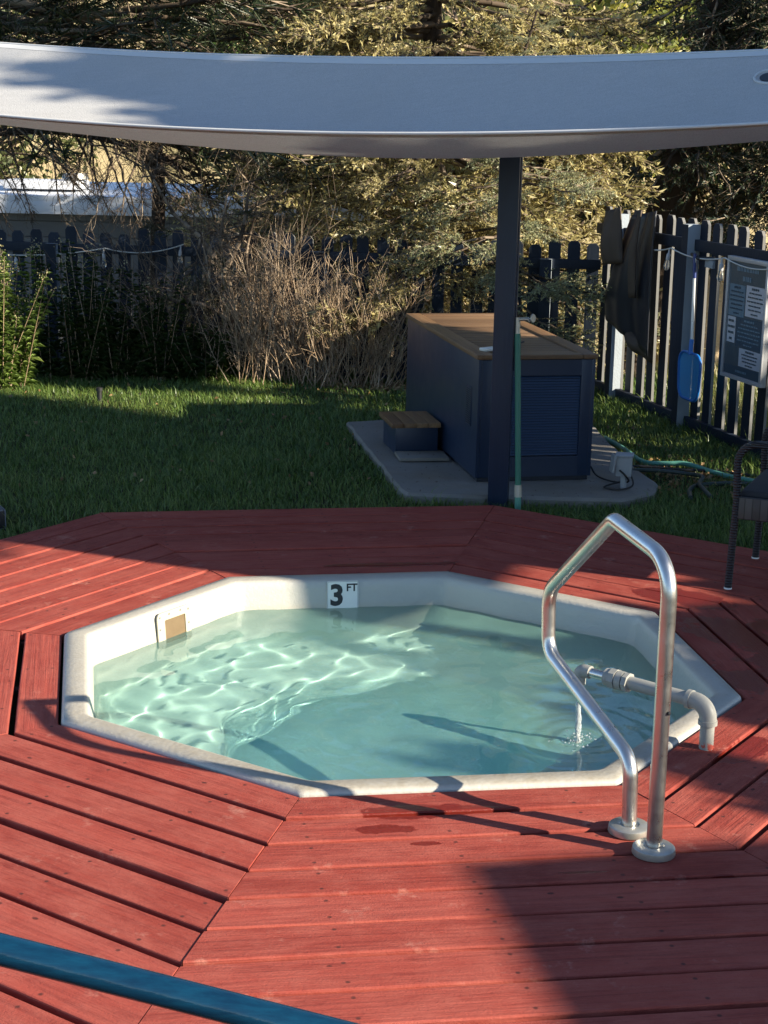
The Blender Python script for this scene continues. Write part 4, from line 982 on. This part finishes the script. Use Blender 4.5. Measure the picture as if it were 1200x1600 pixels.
class Soup:
    def __init__(s): s.V = []; s.F = []; s.M = []; s.n = 0
    def add(s, VF, mi=0):
        V, F = VF; s.V.append(V); s.F.append(F + s.n); s.M.append(np.full(len(F), mi)); s.n += len(V); return s
    def get(s): return np.concatenate(s.V), np.concatenate(s.F), np.concatenate(s.M)
    def build(s, name, mats, parent=None, loc=None):
        V, F, M = s.get(); me = np_mesh(name, V, F, mat_idx=M)
        o = link(name, me, mats, parent, loc); return o

def conifer_bough(L, seed, nlen=0.026, nw=0.0022, dens=150, twigstep=0.05, tw=0.42, droop=0.18, bare=0.25, tuft=False, dead=0.0):
    """a bough along +x: wood and needles"""
    r = np.random.default_rng(seed); S = Soup()
    n = max(6, int(L / 0.08)); t = np.linspace(0, 1, n + 1)
    ax = np.stack([t * L, np.cumsum(r.normal(0, 0.012, n + 1)) * L, -droop * L * t ** 1.6 + 0.10 * L * t ** 3 + np.cumsum(r.normal(0, 0.008, n + 1)) * L], 1)
    S.add(sticks(ax[:-1], ax[1:], 0.014 * L * (1 - t[:-1]) + 0.003, 0.014 * L * (1 - t[1:]) + 0.0025, 4), 0)
    m = int(L * 0.95 / twigstep); tt = np.sort(r.uniform(bare * 0.5, 0.99, m)); base = np.stack([np.interp(tt, t, ax[:, i]) for i in range(3)], 1)
    side = np.where(np.arange(m) % 2, 1, -1); ang = R(55) - tt * R(20) + r.normal(0, 0.2, m)
    d = unit(np.stack([np.cos(ang), side * np.sin(ang), r.normal(-0.08, 0.28, m)], 1))
    ln = (tw * L * (1 - tt) ** 0.8 + 0.06) * r.uniform(0.55, 1.2, m)
    mid = base + d * ln[:, None] * 0.5 + np.array([0, 0, -0.02]) ; tip = base + d * ln[:, None] + np.stack([0.25 * ln, np.zeros(m), -0.14 * ln + r.normal(0, 0.02, m)], 1)
    segs0 = [base, mid]; segs1 = [mid, tip]; al = [r.random(m) > dead] * 2
    # second order twigs
    k = 3; b2 = np.repeat(base, k, 0); m2 = np.repeat(mid, k, 0); t2 = np.repeat(tip, k, 0); u = r.uniform(0.2, 0.95, (m * k, 1))
    p2 = np.where(u < 0.5, b2 + (m2 - b2) * u * 2, m2 + (t2 - m2) * (u * 2 - 1)); d2 = unit(np.repeat(d, k, 0) + r.normal(0, 0.55, (m * k, 3)) * np.array([1, 1, 0.6])); l2 = np.repeat(ln, k) * r.uniform(0.2, 0.5, m * k)
    e2 = p2 + d2 * l2[:, None]
    segs0.append(p2); segs1.append(e2); al.append(np.repeat(al[0], k))
    A = np.concatenate(segs0); B = np.concatenate(segs1); alive = np.concatenate(al)
    S.add(sticks(A, B, 0.0030, 0.0015, 3), 0)
    A, B = A[alive], B[alive]
    nn = np.maximum(2, (np.linalg.norm(B - A, axis=1) * dens).astype(int)); idx = np.repeat(np.arange(len(A)), nn); u = r.random((len(idx), 1))
    if tuft: u = 1 - (1 - u) ** 1 * r.random((len(idx), 1)) * 0.45
    P = A[idx] + (B - A)[idx] * u; ax_ = unit((B - A)[idx]); side = perp(ax_, r)
    D = unit(ax_ * (0.75 if not tuft else 1.0) + side * r.uniform(0.4, 1.0, (len(idx), 1)) + np.array([0, 0, 0.12]))
    S.add(blades(P, D, perp(D, r) * nw, nlen * r.uniform(0.6, 1.25, len(idx))), 1)
    return S.get()
def place(tmpl, loc, yaw, pitch, scale, roll=0.0):
    V, F, M = tmpl; Mx = (Matrix.Rotation(yaw, 3, 'Z') @ Matrix.Rotation(-pitch, 3, 'Y') @ Matrix.Rotation(roll, 3, 'X'))
    return V @ np.array(Mx).T * scale + np.asarray(loc), F, M
def trunk_path(base, top, wob, seed, n=10):
    r = np.random.default_rng(seed); t = np.linspace(0, 1, n)
    P = np.array(base) + (np.array(top) - np.array(base)) * t[:, None]; P[1:-1, :2] += np.cumsum(r.normal(0, wob, (n - 2, 2)), 0); return P
def conifer(name, label, base, H, r0, zlow, rad, nb, tmpls, mats, seed, pitch=(0.15, -0.25), yawbias=None, lean=(0, 0), power=0.9, cat='tree', group=None, zmax=None, nearbias=0.0):
    r = np.random.default_rng(seed); t_ = thing(name, label, cat, base, 0, group)
    P = trunk_path((0, 0, -0.15), (lean[0], lean[1], H), 0.02, seed)
    MB().tube([tuple(p) for p in P], list(r0 * (1 - 0.85 * np.linspace(0, 1, len(P)))), 12).build('trunk', M_bark, t_, 60)
    S = Soup(); zz = np.linspace(-0.15, H, len(P))
    for i in range(nb):
        h = zlow + (min(zmax or H, H) - zlow) * (i + r.random()) / nb
        f = max(0.06, (1 - (h - zlow) / (H - zlow + 0.3)) ** power); L = rad * f * r.uniform(0.65, 1.12)
        yaw = r.uniform(0, 2 * math.pi) if yawbias is None or r.random() > yawbias[1] else r.normal(yawbias[0], yawbias[2])
        c = [np.interp(h, zz, P[:, k]) for k in range(2)]
        tm = tmpls[r.integers(len(tmpls))]
        V, F, M = place(tm, (c[0], c[1], h), yaw, pitch[0] + (pitch[1] - pitch[0]) * (1 - (h - zlow) / (H - zlow)) + r.normal(0, 0.10), L, r.normal(0, 0.25))
        S.V.append(V); S.F.append(F + S.n); S.M.append(M); S.n += len(V)
    S.build('crown', mats, t_); return t_
def leaf_tree(name, label, base, H, r0, crowns, n, size, mat, seed, cat='tree', group=None, twigs=True, lean=(0, 0)):
    """crowns: list of (centre rel. base, radii)"""
    r = np.random.default_rng(seed); t_ = thing(name, label, cat, base, 0, group)
    P = trunk_path((0, 0, -0.15), (lean[0], lean[1], H), 0.03, seed)
    MB().tube([tuple(p) for p in P], list(r0 * (1 - 0.8 * np.linspace(0, 1, len(P)))), 10).build('trunk', M_bark, t_, 60)
    S = Soup(); tot = sum(a[1][0] * a[1][1] * a[1][2] for a in crowns)
    for c, rd in crowns:
        c = np.array(c); rd = np.array(rd); m = int(n * rd.prod() / tot); nc = max(8, m // 40)
        q = unit(r.normal(size=(nc, 3))) * r.random((nc, 1)) ** 0.42; cl = c + q * rd
        if twigs:
            src = np.stack([np.interp(np.clip(cl[:, 2] - 0.5 * rd[2] * r.random(nc), 0, H), np.linspace(-0.15, H, len(P)), P[:, k]) for k in range(3)], 1)
            midp = (src + cl) / 2 + r.normal(0, 0.12, (nc, 3)) * rd.mean() * 0.5
            S.add(sticks(src, midp, 0.02 * rd.mean(), 0.012 * rd.mean(), 4), 0); S.add(sticks(midp, cl, 0.012 * rd.mean(), 0.004, 3), 0)
        ci = r.integers(0, nc, m); sp = 0.125 * rd.mean() * r.uniform(0.6, 1.3, nc)
        L_ = cl[ci] + r.normal(size=(m, 3)) * sp[ci][:, None] * np.array([1, 1, 0.75])
        S.add(leaves(L_, r, size), 1)
    S.build('crown', [M_twig, mat], t_); return t_

# bough templates, 1 m long
sp_t = [conifer_bough(1.0, s_, nlen=0.030, nw=0.0058, dens=95, twigstep=0.040, dead=0.10, bare=0.9) for s_ in (1, 2, 3, 4)]
pn_t = [conifer_bough(1.0, s_, nlen=0.085, nw=0.0026, dens=85, twigstep=0.075, tw=0.34, tuft=True, bare=0.5, droop=0.10, dead=0.35) for s_ in (11, 12, 13)]
dd_t = [conifer_bough(1.0, s_, nlen=0.03, nw=0.0016, dens=14, twigstep=0.06, tw=0.40, droop=0.25, dead=0.9) for s_ in (21, 22, 23)]
ce_t = [conifer_bough(1.0, s_, nlen=0.034, nw=0.0062, dens=75, twigstep=0.05, tw=0.40, droop=0.30, dead=0.05) for s_ in (31, 32, 33)]

def tz(x, y): return float(terrain(x, y))
# golden lit spruce behind the fence
conifer('spruce_tree', 'sunlit golden spruce with layered boughs behind the navy post', (0.35, 15.0, tz(0.35, 15.0)), 7.5, 0.13, 1.2, 2.35, 150, sp_t, [M_twig, M_spruce], 5, pitch=(0.25, -0.18), zmax=5.2, power=0.55, yawbias=(R(-70), 0.6, 0.8))
conifer('spruce_tree', 'pale blue green young spruce whose boughs spill over the fence behind the post', (1.10, 13.02, tz(1.10, 13.02)), 2.9, 0.05, 0.55, 1.15, 80, sp_t, [M_twig, M_spblue], 8, pitch=(0.3, -0.15), power=0.8, yawbias=(R(-85), 0.6, 0.9))
conifer('spruce_tree', 'small straw coloured spruce drooping over the back fence left of the post', (0.15, 13.25, tz(0.15, 13.25)), 2.6, 0.045, 0.75, 1.10, 62, sp_t, [M_twig, M_spruce], 18, pitch=(0.3, -0.25), power=0.7, yawbias=(R(-75), 0.6, 0.9))
conifer('spruce_tree', 'straw coloured spruce with bare lower twigs left of the golden spruce', (-0.85, 16.6, tz(-0.85, 16.6)), 7.0, 0.11, 0.7, 1.9, 95, sp_t + dd_t[:1], [M_twig, M_spruce], 15, pitch=(0.2, -0.2), zmax=5.0, power=0.5, yawbias=(R(-65), 0.6, 0.8))
# dark pines on the left
conifer('pine_tree', 'dark pine on the left with long needles and dead hanging twigs', (-3.75, 14.5, tz(-3.75, 14.5)), 7.5, 0.16, 2.2, 3.1, 60, pn_t, [M_twig, M_pine], 3, pitch=(0.2, -0.12), zmax=4.8, power=0.35, yawbias=(R(-20), 0.65, 0.5))
conifer('pine_tree', 'thin trunked dark pine behind the back fence', (-2.0, 14.2, tz(-2.0, 14.2)), 7.0, 0.07, 2.0, 1.9, 52, pn_t, [M_twig, M_pine], 4, pitch=(0.15, -0.1), zmax=4.6, power=0.3)
dead = thing('dead_branches', 'tangle of bare grey pine branches hanging over the white trailer', 'branches', (-3.6, 14.0, 1.78))
S = Soup(); r = np.random.default_rng(44)
for i in range(62):
    V, F, M = place(dd_t[i % 3], (r.uniform(-0.2, 1.9), r.uniform(-0.4, 0.4), r.uniform(-0.25, 0.35)), r.normal(R(-25), 0.8), r.uniform(-1.2, 0.0), r.uniform(0.40, 0.95), r.normal(0, 0.5))
    S.V.append(V); S.F.append(F + S.n); S.M.append(M); S.n += len(V)
S.build('twigs', [M_twig, M_pine], dead)
MB().tube(spline([(-0.9, 0.3, 0.12), (0.0, 0.1, 0.02), (0.8, 0.0, 0.05), (1.5, -0.1, -0.08), (2.0, 0.1, -0.3)], 6), [0.045 - 0.0014 * i for i in range(25)], 8).build('limb', M_bark, dead, 60)
# old leaning dark tree on the right
conifer('cedar_tree', 'dark dense evergreen towering behind the right fence', (3.75, 15.4, tz(3.75, 15.4)), 7.5, 0.16, 2.5, 1.75, 115, ce_t, [M_twig, M_dark], 6, pitch=(0.1, -0.5), zmax=5.0, power=0.4)
conifer('cedar_tree', 'dark evergreen leaning over the pale boulder beyond the fence', (2.15, 15.6, tz(2.15, 15.6)), 6.5, 0.30, 2.5, 1.5, 60, ce_t, [M_twig, M_dark], 16, pitch=(0.1, -0.45), zmax=5.0, power=0.4, lean=(1.3, 0), yawbias=(R(0), 0.4, 0.8))
# leafy trees further back
leaf_tree('leafy_tree', 'yellow green leafy tree catching the sun above the sail', (2.35, 20.5, tz(2.35, 20.5)), 5.0, 0.10, [((0.1, -0.3, 4.2), (1.3, 1.2, 1.5)), ((-0.6, 0.2, 3.6), (0.9, 0.9, 1.0)), ((0.9, 0, 3.9), (0.9, 0.9, 1.2))], 5200, 0.075, M_yel, 61)
for i, (x, y, h, w, mt, lab) in enumerate(((-6.5, 27, 6.5, 2.6, M_olive, 'olive leafy tree far left beyond the trailer'), (-2.2, 29, 6.5, 2.6, M_leafg, 'green leafy tree far behind the thin pine'), (1.0, 27.5, 7.0, 2.4, M_olive, 'olive leafy tree on the hillside behind the golden spruce'), (4.6, 26, 7.0, 2.6, M_leafg, 'dark green leafy tree on the slope behind the cedars'), (7.2, 24, 7.0, 2.6, M_olive, 'olive leafy tree far right on the slope'), (-9.5, 31, 7, 3, M_leafg, 'green leafy tree at the far left edge of the slope'))):
    leaf_tree('leafy_tree', lab, (x, y, tz(x, y)), h * 0.8, 0.14, [((0, 0, h * 0.62), (w * 0.62, w * 0.6, h * 0.36)), ((w * 0.35, -0.3, h * 0.5), (w * 0.45, w * 0.4, h * 0.24)), ((-w * 0.35, 0.1, h * 0.52), (w * 0.42, w * 0.4, h * 0.25))], 7500, 0.075, mt, 70 + i, group='leafy trees on the slope')
M_gold = leafmat('golden_leaves', [(0.2, (0.26, 0.23, 0.08)), (0.5, (0.46, 0.39, 0.14)), (0.9, (0.62, 0.54, 0.24))], trans=0.35)
for i, (x, y, lab) in enumerate(((0.75, 18.6, 'golden leafy tree behind the golden spruce'), (-0.75, 19.4, 'golden leafy tree behind the straw coloured spruce'), (1.75, 17.6, 'golden leafy tree behind the navy post'))):
    leaf_tree('leafy_tree', lab, (x, y, tz(x, y)), 4.2, 0.08, [((0, 0, 3.4), (1.1, 0.9, 1.5)), ((0.4, -0.4, 2.3), (0.9, 0.7, 1.0)), ((-0.5, -0.2, 2.6), (0.8, 0.7, 1.1))], 6500, 0.05, M_gold, 140 + i)
leaf_tree('leafy_bush', 'yellow green bush catching light behind the right end of the fence', (3.35, 13.0, tz(3.35, 13.0)), 1.2, 0.03, [((0, 0, 0.85), (0.5, 0.5, 0.55))], 1500, 0.045, M_yel, 81, cat='bush')
leaf_tree('leafy_bush', 'low green bush in the sun outside the right fence', (3.2, 10.9, tz(3.2, 10.9)), 0.6, 0.02, [((0, 0, 0.28), (0.5, 0.9, 0.35))], 1500, 0.045, M_weed, 82, cat='bush')
# unseen trees right of the picture, crowns placed and shaped to cast shade
for i, (x, y, H_, crowns, n, lab) in enumerate((
        (8.3, 4.85, 7.0, [((0, yc - 4.85, (tp + bt) / 2), (0.40, ry, (tp - bt) / 2)) for yc, tp, bt, ry in ((2.62, 5.42, 4.90, 0.26), (2.92, 5.58, 4.8, 0.32), (3.30, 5.82, 4.5, 0.40), (3.70, 6.22, 3.6, 0.46), (4.15, 6.78, 2.8, 0.50), (4.7, 7.25, 2.4, 0.55), (5.35, 7.5, 2.5, 0.6), (6.0, 7.3, 3.0, 0.55))], 26000, 'unseen tall leafy tree right of the deck, crown shaped to shade the sail'),
        (8.0, 2.95, 3.0, [((0, 0, 2.86), (0.8, 0.78, 0.32))], 2600, 'unseen small leafy tree right of the deck, placed to shade the far boards'),
        (8.0, 1.75, 3.0, [((0, 0, 3.0), (0.8, 0.50, 0.50))], 210, 'sparse small tree right of the deck that dapples the pool edge'),
        (8.5, 7.75, 7.0, [((0, 0, 6.6), (0.9, 0.30, 2.1))], 5000, 'unseen leafy tree beyond the right fence, placed to shade the pines'),
        (8.3, 7.9, 3.0, [((0, 0, 3.0), (1.1, 1.2, 0.95))], 170, 'sparse leafy tree beyond the right fence'),
        (8.5, 13.9, 6.0, [((0, 0, 5.0), (1.4, 1.05, 2.4))], 5000, 'unseen leafy tree beyond the right fence, placed to shade the cedars'))):
    y += 0.40 if y < 12 else 0.27
    leaf_tree('leafy_tree', lab, (x, y, tz(x, y)), H_, 0.12, crowns, n, 0.15, M_leafg, 90 + i)

# ------------------------------------------------------------------ shrubs along the back fence
def bare_shrub(label, base, n, spread, height, seed, mat, r_=0.0042, lean=(0, 0), forks=3, loc_spread=0.12):
    r = np.random.default_rng(seed); t_ = thing('bare_shrub', label, 'shrub', base); S = Soup()
    B = np.zeros((n, 3)); B[:, :2] = r.normal(0, loc_spread, (n, 2)) * np.array([1, 0.6]); a = r.uniform(0, 2 * np.pi, n)
    D = unit(np.stack([np.cos(a) * spread * r.random(n) + lean[0], np.sin(a) * spread * 0.6 * r.random(n) + lean[1], np.ones(n)], 1)); L = height * r.uniform(0.55, 1.1, n)
    p = B; NS = 5
    nodes = [p]
    for k in range(NS):
        D = unit(D + r.normal(0, 0.10, D.shape) + np.array([0, 0, 0.03])); q_ = p + D * (L / NS)[:, None]
        S.add(sticks(p, q_, r_ * (1 - 0.75 * k / NS), r_ * (1 - 0.75 * (k + 1) / NS), 3), 0)
        if k >= 1:
            for _ in range(forks):
                d2 = unit(D + r.normal(0, 0.45, D.shape)); l2 = (L * r.uniform(0.10, 0.32, n)); u = r.random((n, 1)); s0 = p + (q_ - p) * u; m_ = s0 + d2 * l2[:, None] * 0.6; e = m_ + unit(d2 + r.normal(0, 0.3, d2.shape)) * l2[:, None] * 0.4
                S.add(sticks(s0, m_, r_ * 0.45, r_ * 0.32, 3), 0); S.add(sticks(m_, e, r_ * 0.32, r_ * 0.15, 3), 0)
        p = q_
    S.build('stems', [mat], t_); return t_
bare_shrub('bare tan stemmed shrub in front of the back fence, left clump', (-0.95, 12.72, -0.06), 80, 0.85, 1.02, 101, M_straw, lean=(-0.10, 0))
bare_shrub('bare tan stemmed shrub in front of the back fence, middle clump', (-0.52, 12.62, -0.06), 80, 0.75, 1.0, 102, M_straw)
bare_shrub('bare tan stemmed shrub in front of the back fence, clump nearest the cabinet', (-0.10, 12.60, -0.06), 64, 0.95, 0.98, 103, M_straw, lean=(0.22, 0))
bare_shrub('dark bare tangled shrub between the weeds and the tan shrubs', (-1.40, 12.98, -0.06), 70, 1.5, 1.55, 104, M_twig, forks=5, loc_spread=0.25)
# leaning multi-stem juniper
jn = thing('juniper', 'dark twisted juniper with leaning stems against the back fence', 'shrub', (-0.82, 12.86, -0.06)); S = Soup(); r = np.random.default_rng(120)
for pts in ([(0, 0, 0), (-0.28, 0, 0.30), (-0.55, 0, 0.56), (-0.85, 0.02, 0.62), (-1.10, 0, 0.66), (-1.5, 0, 0.78)], [(-0.35, 0, 0.36), (-0.42, 0.05, 0.7), (-0.50, 0.05, 1.05), (-0.45, 0.05, 1.45)], [(-0.5, 0, 0.9), (-0.66, 0, 1.12), (-0.86, 0, 1.30), (-1.05, 0, 1.62)], [(0, 0, 0.02), (-0.12, 0.05, 0.5), (-0.30, 0.05, 0.9), (-0.22, 0.05, 1.35)], [(-0.47, 0, 0.85), (-0.33, 0, 1.15), (-0.27, 0, 1.55)]):
    sp2 = np.array([tuple(p) for p in spline(pts, 5)]); rad_ = np.linspace(0.026, 0.008, len(sp2)); S.add(sticks(sp2[:-1], sp2[1:], rad_[:-1], rad_[1:], 7), 0)
    for i in range(20):
        k = r.integers(len(sp2) // 4, len(sp2)); V, F, M = place((dd_t + sp_t[:1])[r.integers(0, 4)], sp2[k], r.uniform(0, 6.28), r.normal(0.25, 0.5), r.uniform(0.25, 0.55), r.normal(0, 0.6)); S.V.append(V); S.F.append(F + S.n); S.M.append(M); S.n += len(V)
S.build('stems', [M_twig, M_pine], jn)
# tall weeds with flower heads on the left
def weed_clump(label, base, n, sx, sy, h, seed, mat=None, flowers=0.6):
    r = np.random.default_rng(seed); t_ = thing('tall_weeds', label, 'weeds', base, 0, 'clumps of tall weeds by the back fence'); S = Soup()
    B = np.stack([r.uniform(-sx, sx, n), r.uniform(-sy, sy, n), np.zeros(n)], 1); L = h * r.uniform(0.55, 1.1, n); D = unit(np.stack([r.normal(0, 0.20, n), r.normal(0, 0.16, n), np.ones(n)], 1))
    T = B + D * L[:, None]; S.add(sticks(B, T, 0.0038, 0.0018, 3), 0)
    m = n * 95; si = r.integers(0, n, m); u = r.uniform(0.06, 1.0, m); P = B[si] + D[si] * (L[si] * u)[:, None]; a = r.uniform(0, 6.28, m)
    d = unit(np.stack([np.cos(a), np.sin(a), r.uniform(0.1, 0.9, m)], 1)); l = r.uniform(0.045, 0.125, m) * (1.15 - 0.6 * u); w = unit(np.cross(d, np.array([0, 0, 1.0]))) * (l * 0.09)[:, None]
    mid = P + d * (l * 0.55)[:, None]; tip = mid + unit(d + np.array([0, 0, -0.9])) * (l * 0.5)[:, None]
    V = np.stack([P, mid + w, tip, mid - w], 1).reshape(-1, 3); b = np.arange(m)[:, None] * 4; S.add((V, np.concatenate([b + np.array([[0, 1, 2]]), b + np.array([[0, 2, 3]])])), 1)
    fl = np.where(r.random(n) < flowers)[0]
    if len(fl):
        c = np.repeat(T[fl], 26, 0) + r.normal(0, 1, (len(fl) * 26, 3)) * np.array([0.030, 0.030, 0.035]); S.add(leaves(c, r, 0.012, 1.2), 2)
    S.build('stalks', [M_straw, mat or M_weed, M_flow], t_); return t_
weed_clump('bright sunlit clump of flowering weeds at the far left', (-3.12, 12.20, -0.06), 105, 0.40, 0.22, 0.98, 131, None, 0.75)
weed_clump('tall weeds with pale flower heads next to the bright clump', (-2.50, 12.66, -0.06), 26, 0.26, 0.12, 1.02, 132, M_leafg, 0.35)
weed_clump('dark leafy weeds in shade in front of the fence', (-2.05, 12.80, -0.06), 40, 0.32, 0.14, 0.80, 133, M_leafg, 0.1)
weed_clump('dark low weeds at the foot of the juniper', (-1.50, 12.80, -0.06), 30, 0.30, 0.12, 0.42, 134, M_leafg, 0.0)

# ------------------------------------------------------------------ trailer, boulder behind the fence
sdt = NT('trailer_siding'); M_side = sdt.fin(sdt.mix(sdt.noise(sdt.coord(), 3, 4), (0.13, 0.135, 0.145), (0.17, 0.175, 0.185)), 0.6)
M_roofw = plain('white_metal_roof', (0.66, 0.68, 0.72), 0.4, 0.0, var=0.08)
tr = thing('trailer_home', 'low white trailer home with a flat metal roof behind the back fence', 'trailer', (-3.1, 19.0, tz(-3.1, 19.0)), R(-2))
z0t = tr.location.z
for i in range(12):
    MB().box((0, 0.02 * 0, 0.09 + i * 0.18), (7.0, 0.03, 0.172), rot=(R(3), 0, 0)).build('siding_board', M_side, tr)
MB().box((0, 0.55, 1.08), (6.96, 1.0, 2.12)).build('body', M_side, tr)
rf = MB().box((0, 0.45, 0.915 - z0t + 0.16), (7.3, 1.5, 0.10), rot=(R(4), 0, 0), bev=0.01).build('roof', M_roofw, tr, 40)
MB().box((0, -0.27, 0.915 - z0t + 0.02), (7.3, 0.06, 0.14), bev=0.006).build('gutter', M_roofw, tr, 40)
MB().lathe([(0.10, 0), (0.10, 0.10), (0.16, 0.11), (0.14, 0.17)], n=14).build('roof_vent', M_flange, tr, 40, loc=(-0.55, 0.2, 0.915 - z0t + 0.22))
MB().box((-0.9, 0.25, 0.915 - z0t + 0.26), (0.9, 0.5, 0.10), bev=0.02).build('roof_hatch', M_roofw, tr, 40)
rkt = NT('sandstone'); rkp = rkt.coord(); rkt.bump(rkt.noise(rkp, 3, 6, 0.7), 0.08); M_rock = rkt.fin(rkt.mix(rkt.noise(rkt.map(rkp, (1, 1, 5)), 1.5, 5), (0.40, 0.29, 0.16), (0.58, 0.46, 0.29)), 0.9)
bm = bmesh.new(); bmesh.ops.create_icosphere(bm, subdivisions=4, radius=1.0); r = np.random.default_rng(8)
ks = r.normal(0, 1, (10, 3)) * 2.2; ph = r.uniform(0, 6, 10)
for v in bm.verts:
    d = sum(math.sin(float(np.dot(k_, v.co)) + p_) for k_, p_ in zip(ks, ph)) * 0.035; v.co *= (1 + d); v.co = Vector((v.co.x * 0.72, v.co.y * 0.6, max(-0.6, v.co.z * 1.15)))
me = bpy.data.meshes.new('boulder'); bm.to_mesh(me); bm.free(); me.polygons.foreach_set('use_smooth', np.ones(len(me.polygons), dtype=bool))
bo_ = link('boulder', me, M_rock); bo_.location = (3.15, 17.2, tz(3.15, 17.2) + 0.62 + 0.55); bo_.scale = (1, 1, 1.1); tag(bo_, 'pale sandstone boulder showing above the right fence', 'boulder')

# ------------------------------------------------------------------ unseen cabin right of the camera, added so its corner shades the front boards
M_sid2 = plain('cabin_siding', (0.20, 0.15, 0.11), 0.8)
cb = thing('cabin', 'unseen brown wooden cabin added right of the deck to shade the front boards', 'cabin', (6.60, 1.46, -0.06), math.atan2(-0.97, 0.22))
MB().box((2.2, 1.8, 1.5), (4.4, 3.6, 3.0)).build('walls', M_sid2, cb)
MB().box((2.2, 1.8, 3.04), (4.42, 3.62, 0.08), bev=0.02).build('roof', M_navy, cb)

# ------------------------------------------------------------------ grass
r = np.random.default_rng(200)
def lawn_points(n):
    y = r.uniform(6.9, 13.35, n); x = r.uniform(-1, 1, n) * (0.285 * y + 0.35)
    return np.stack([x, y], 1)
def in_poly(P, poly):
    poly = np.asarray(poly); ins = np.zeros(len(P), bool)
    for i in range(len(poly)):
        a, b = poly[i], poly[(i + 1) % len(poly)]
        c = ((a[1] > P[:, 1]) != (b[1] > P[:, 1])) & (P[:, 0] < (b[0] - a[0]) * (P[:, 1] - a[1]) / (b[1] - a[1] + 1e-12) + a[0]); ins ^= c
    return ins
dk = [tuple(p) for p in poly_offset(1.292)]
P = lawn_points(250000)
dens = 0.5 + 0.5 * np.sin(P[:, 0] * 2.1 + 1.0 + np.sin(P[:, 1] * 1.7)) * np.sin(P[:, 1] * 1.9 + P[:, 0])
bare_ = np.exp(-(((P[:, 0] - 1.75) / 0.45) ** 2 + ((P[:, 1] - 9.45) / 0.28) ** 2)) + np.exp(-(((P[:, 0] - 0.05) / 0.40) ** 2 + ((P[:, 1] - 12.55) / 0.22) ** 2))
keep = ~in_poly(P, dk) & ~in_poly(P, [(cxp + (x - cxp) * 0.982, cyp + (y - cyp) * 0.982) for x, y in pad]) & (r.random(len(P)) < (0.62 + 0.38 * dens) * (1 - 0.92 * np.clip(bare_, 0, 1)))
P = P[keep]; n = len(P)
h = (0.030 + 0.040 * r.random(n) ** 1.4) * (0.8 + 0.5 * (0.5 + 0.5 * np.sin(P[:, 0] * 3.3 + P[:, 1] * 1.1) * np.sin(P[:, 1] * 2.7 - P[:, 0])))
edge = np.exp(-np.abs((P[:, 0] - (2.30 - 0.28 * (P[:, 1] - 10.06))) / 0.35)); h *= 1 + 0.9 * edge * r.random(n)
h *= np.where(r.random(n) < 0.02, 1.9, 1.0)
a = r.uniform(0, 2 * np.pi, n); lean_ = r.uniform(0.1, 0.8, n); D = unit(np.stack([np.cos(a) * lean_, np.sin(a) * lean_, np.ones(n)], 1))
B = np.stack([P[:, 0], P[:, 1], terrain(P[:, 0], P[:, 1]) - 0.004], 1); Wd = np.stack([-np.sin(a), np.cos(a), np.zeros(n)], 1) * r.uniform(0.0014, 0.0030, n)[:, None]
mid = B + D * (h * 0.6)[:, None]; D2 = unit(D + np.stack([np.cos(a), np.sin(a), -0.5 * np.ones(n)], 1) * 0.75); tip = mid + D2 * (h * 0.55)[:, None]
V = np.stack([B - Wd, B + Wd, mid + Wd * 0.8, mid - Wd * 0.8, tip], 1).reshape(-1, 3); b = np.arange(n)[:, None] * 5
F = np.concatenate([b + np.array([[0, 1, 2]]), b + np.array([[0, 2, 3]]), b + np.array([[3, 2, 4]])])
g = link('grass', np_mesh('grass', V, F), M_grass); tag(g, 'short green lawn grass around the deck', kind='stuff')
# sunlit rough grass outside the right fence
P = np.stack([r.uniform(2.2, 5.5, 26000), r.uniform(8.8, 14.5, 26000)], 1); P = P[(P[:, 0] > 2.55 - 0.28 * (P[:, 1] - 10.06))]; n = len(P)
a = r.uniform(0, 6.28, n); D = unit(np.stack([np.cos(a) * 0.5, np.sin(a) * 0.5, np.ones(n)], 1)); B = np.stack([P[:, 0], P[:, 1], terrain(P[:, 0], P[:, 1])], 1)
g2 = link('rough_grass', np_mesh('rough_grass', *blades(B, D, np.stack([-np.sin(a), np.cos(a), np.zeros(n)], 1) * 0.004, r.uniform(0.06, 0.20, n))), leafmat('rough_grass_blade', [(0.2, (0.10, 0.14, 0.03)), (0.5, (0.22, 0.22, 0.07)), (0.9, (0.42, 0.34, 0.14))], trans=0.35, nscale=1.5)); tag(g2, 'rough dry grass beyond the right fence', kind='stuff')
# fallen leaves by the shrubs and fence
P = np.concatenate([np.stack([r.normal(0.08, 0.28, 700), r.normal(12.52, 0.13, 700)], 1), np.stack([r.normal(1.75, 0.35, 500), r.normal(9.5, 0.30, 500)], 1), np.stack([r.uniform(-3, 2, 260), r.uniform(8.8, 12.8, 260)], 1)])
P = P[~in_poly(P, pad) & ~in_poly(P, dk)]
lf = Soup().add(leaves(np.stack([P[:, 0], P[:, 1], terrain(P[:, 0], P[:, 1]) + r.uniform(0.012, 0.035, len(P))], 1) , r, 0.022), 0).build('fallen_leaves', [M_litter]); tag(lf, 'brown fallen leaves scattered on the soil and lawn', kind='stuff')
if 0:
    tot = 0
    for o in bpy.data.objects:
        if o.type == 'MESH': 
            k = sum(len(p.vertices) - 2 for p in o.data.polygons); tot += k
            if k > 30000: print('TRI', o.name, k)
    print('TRI total', tot)
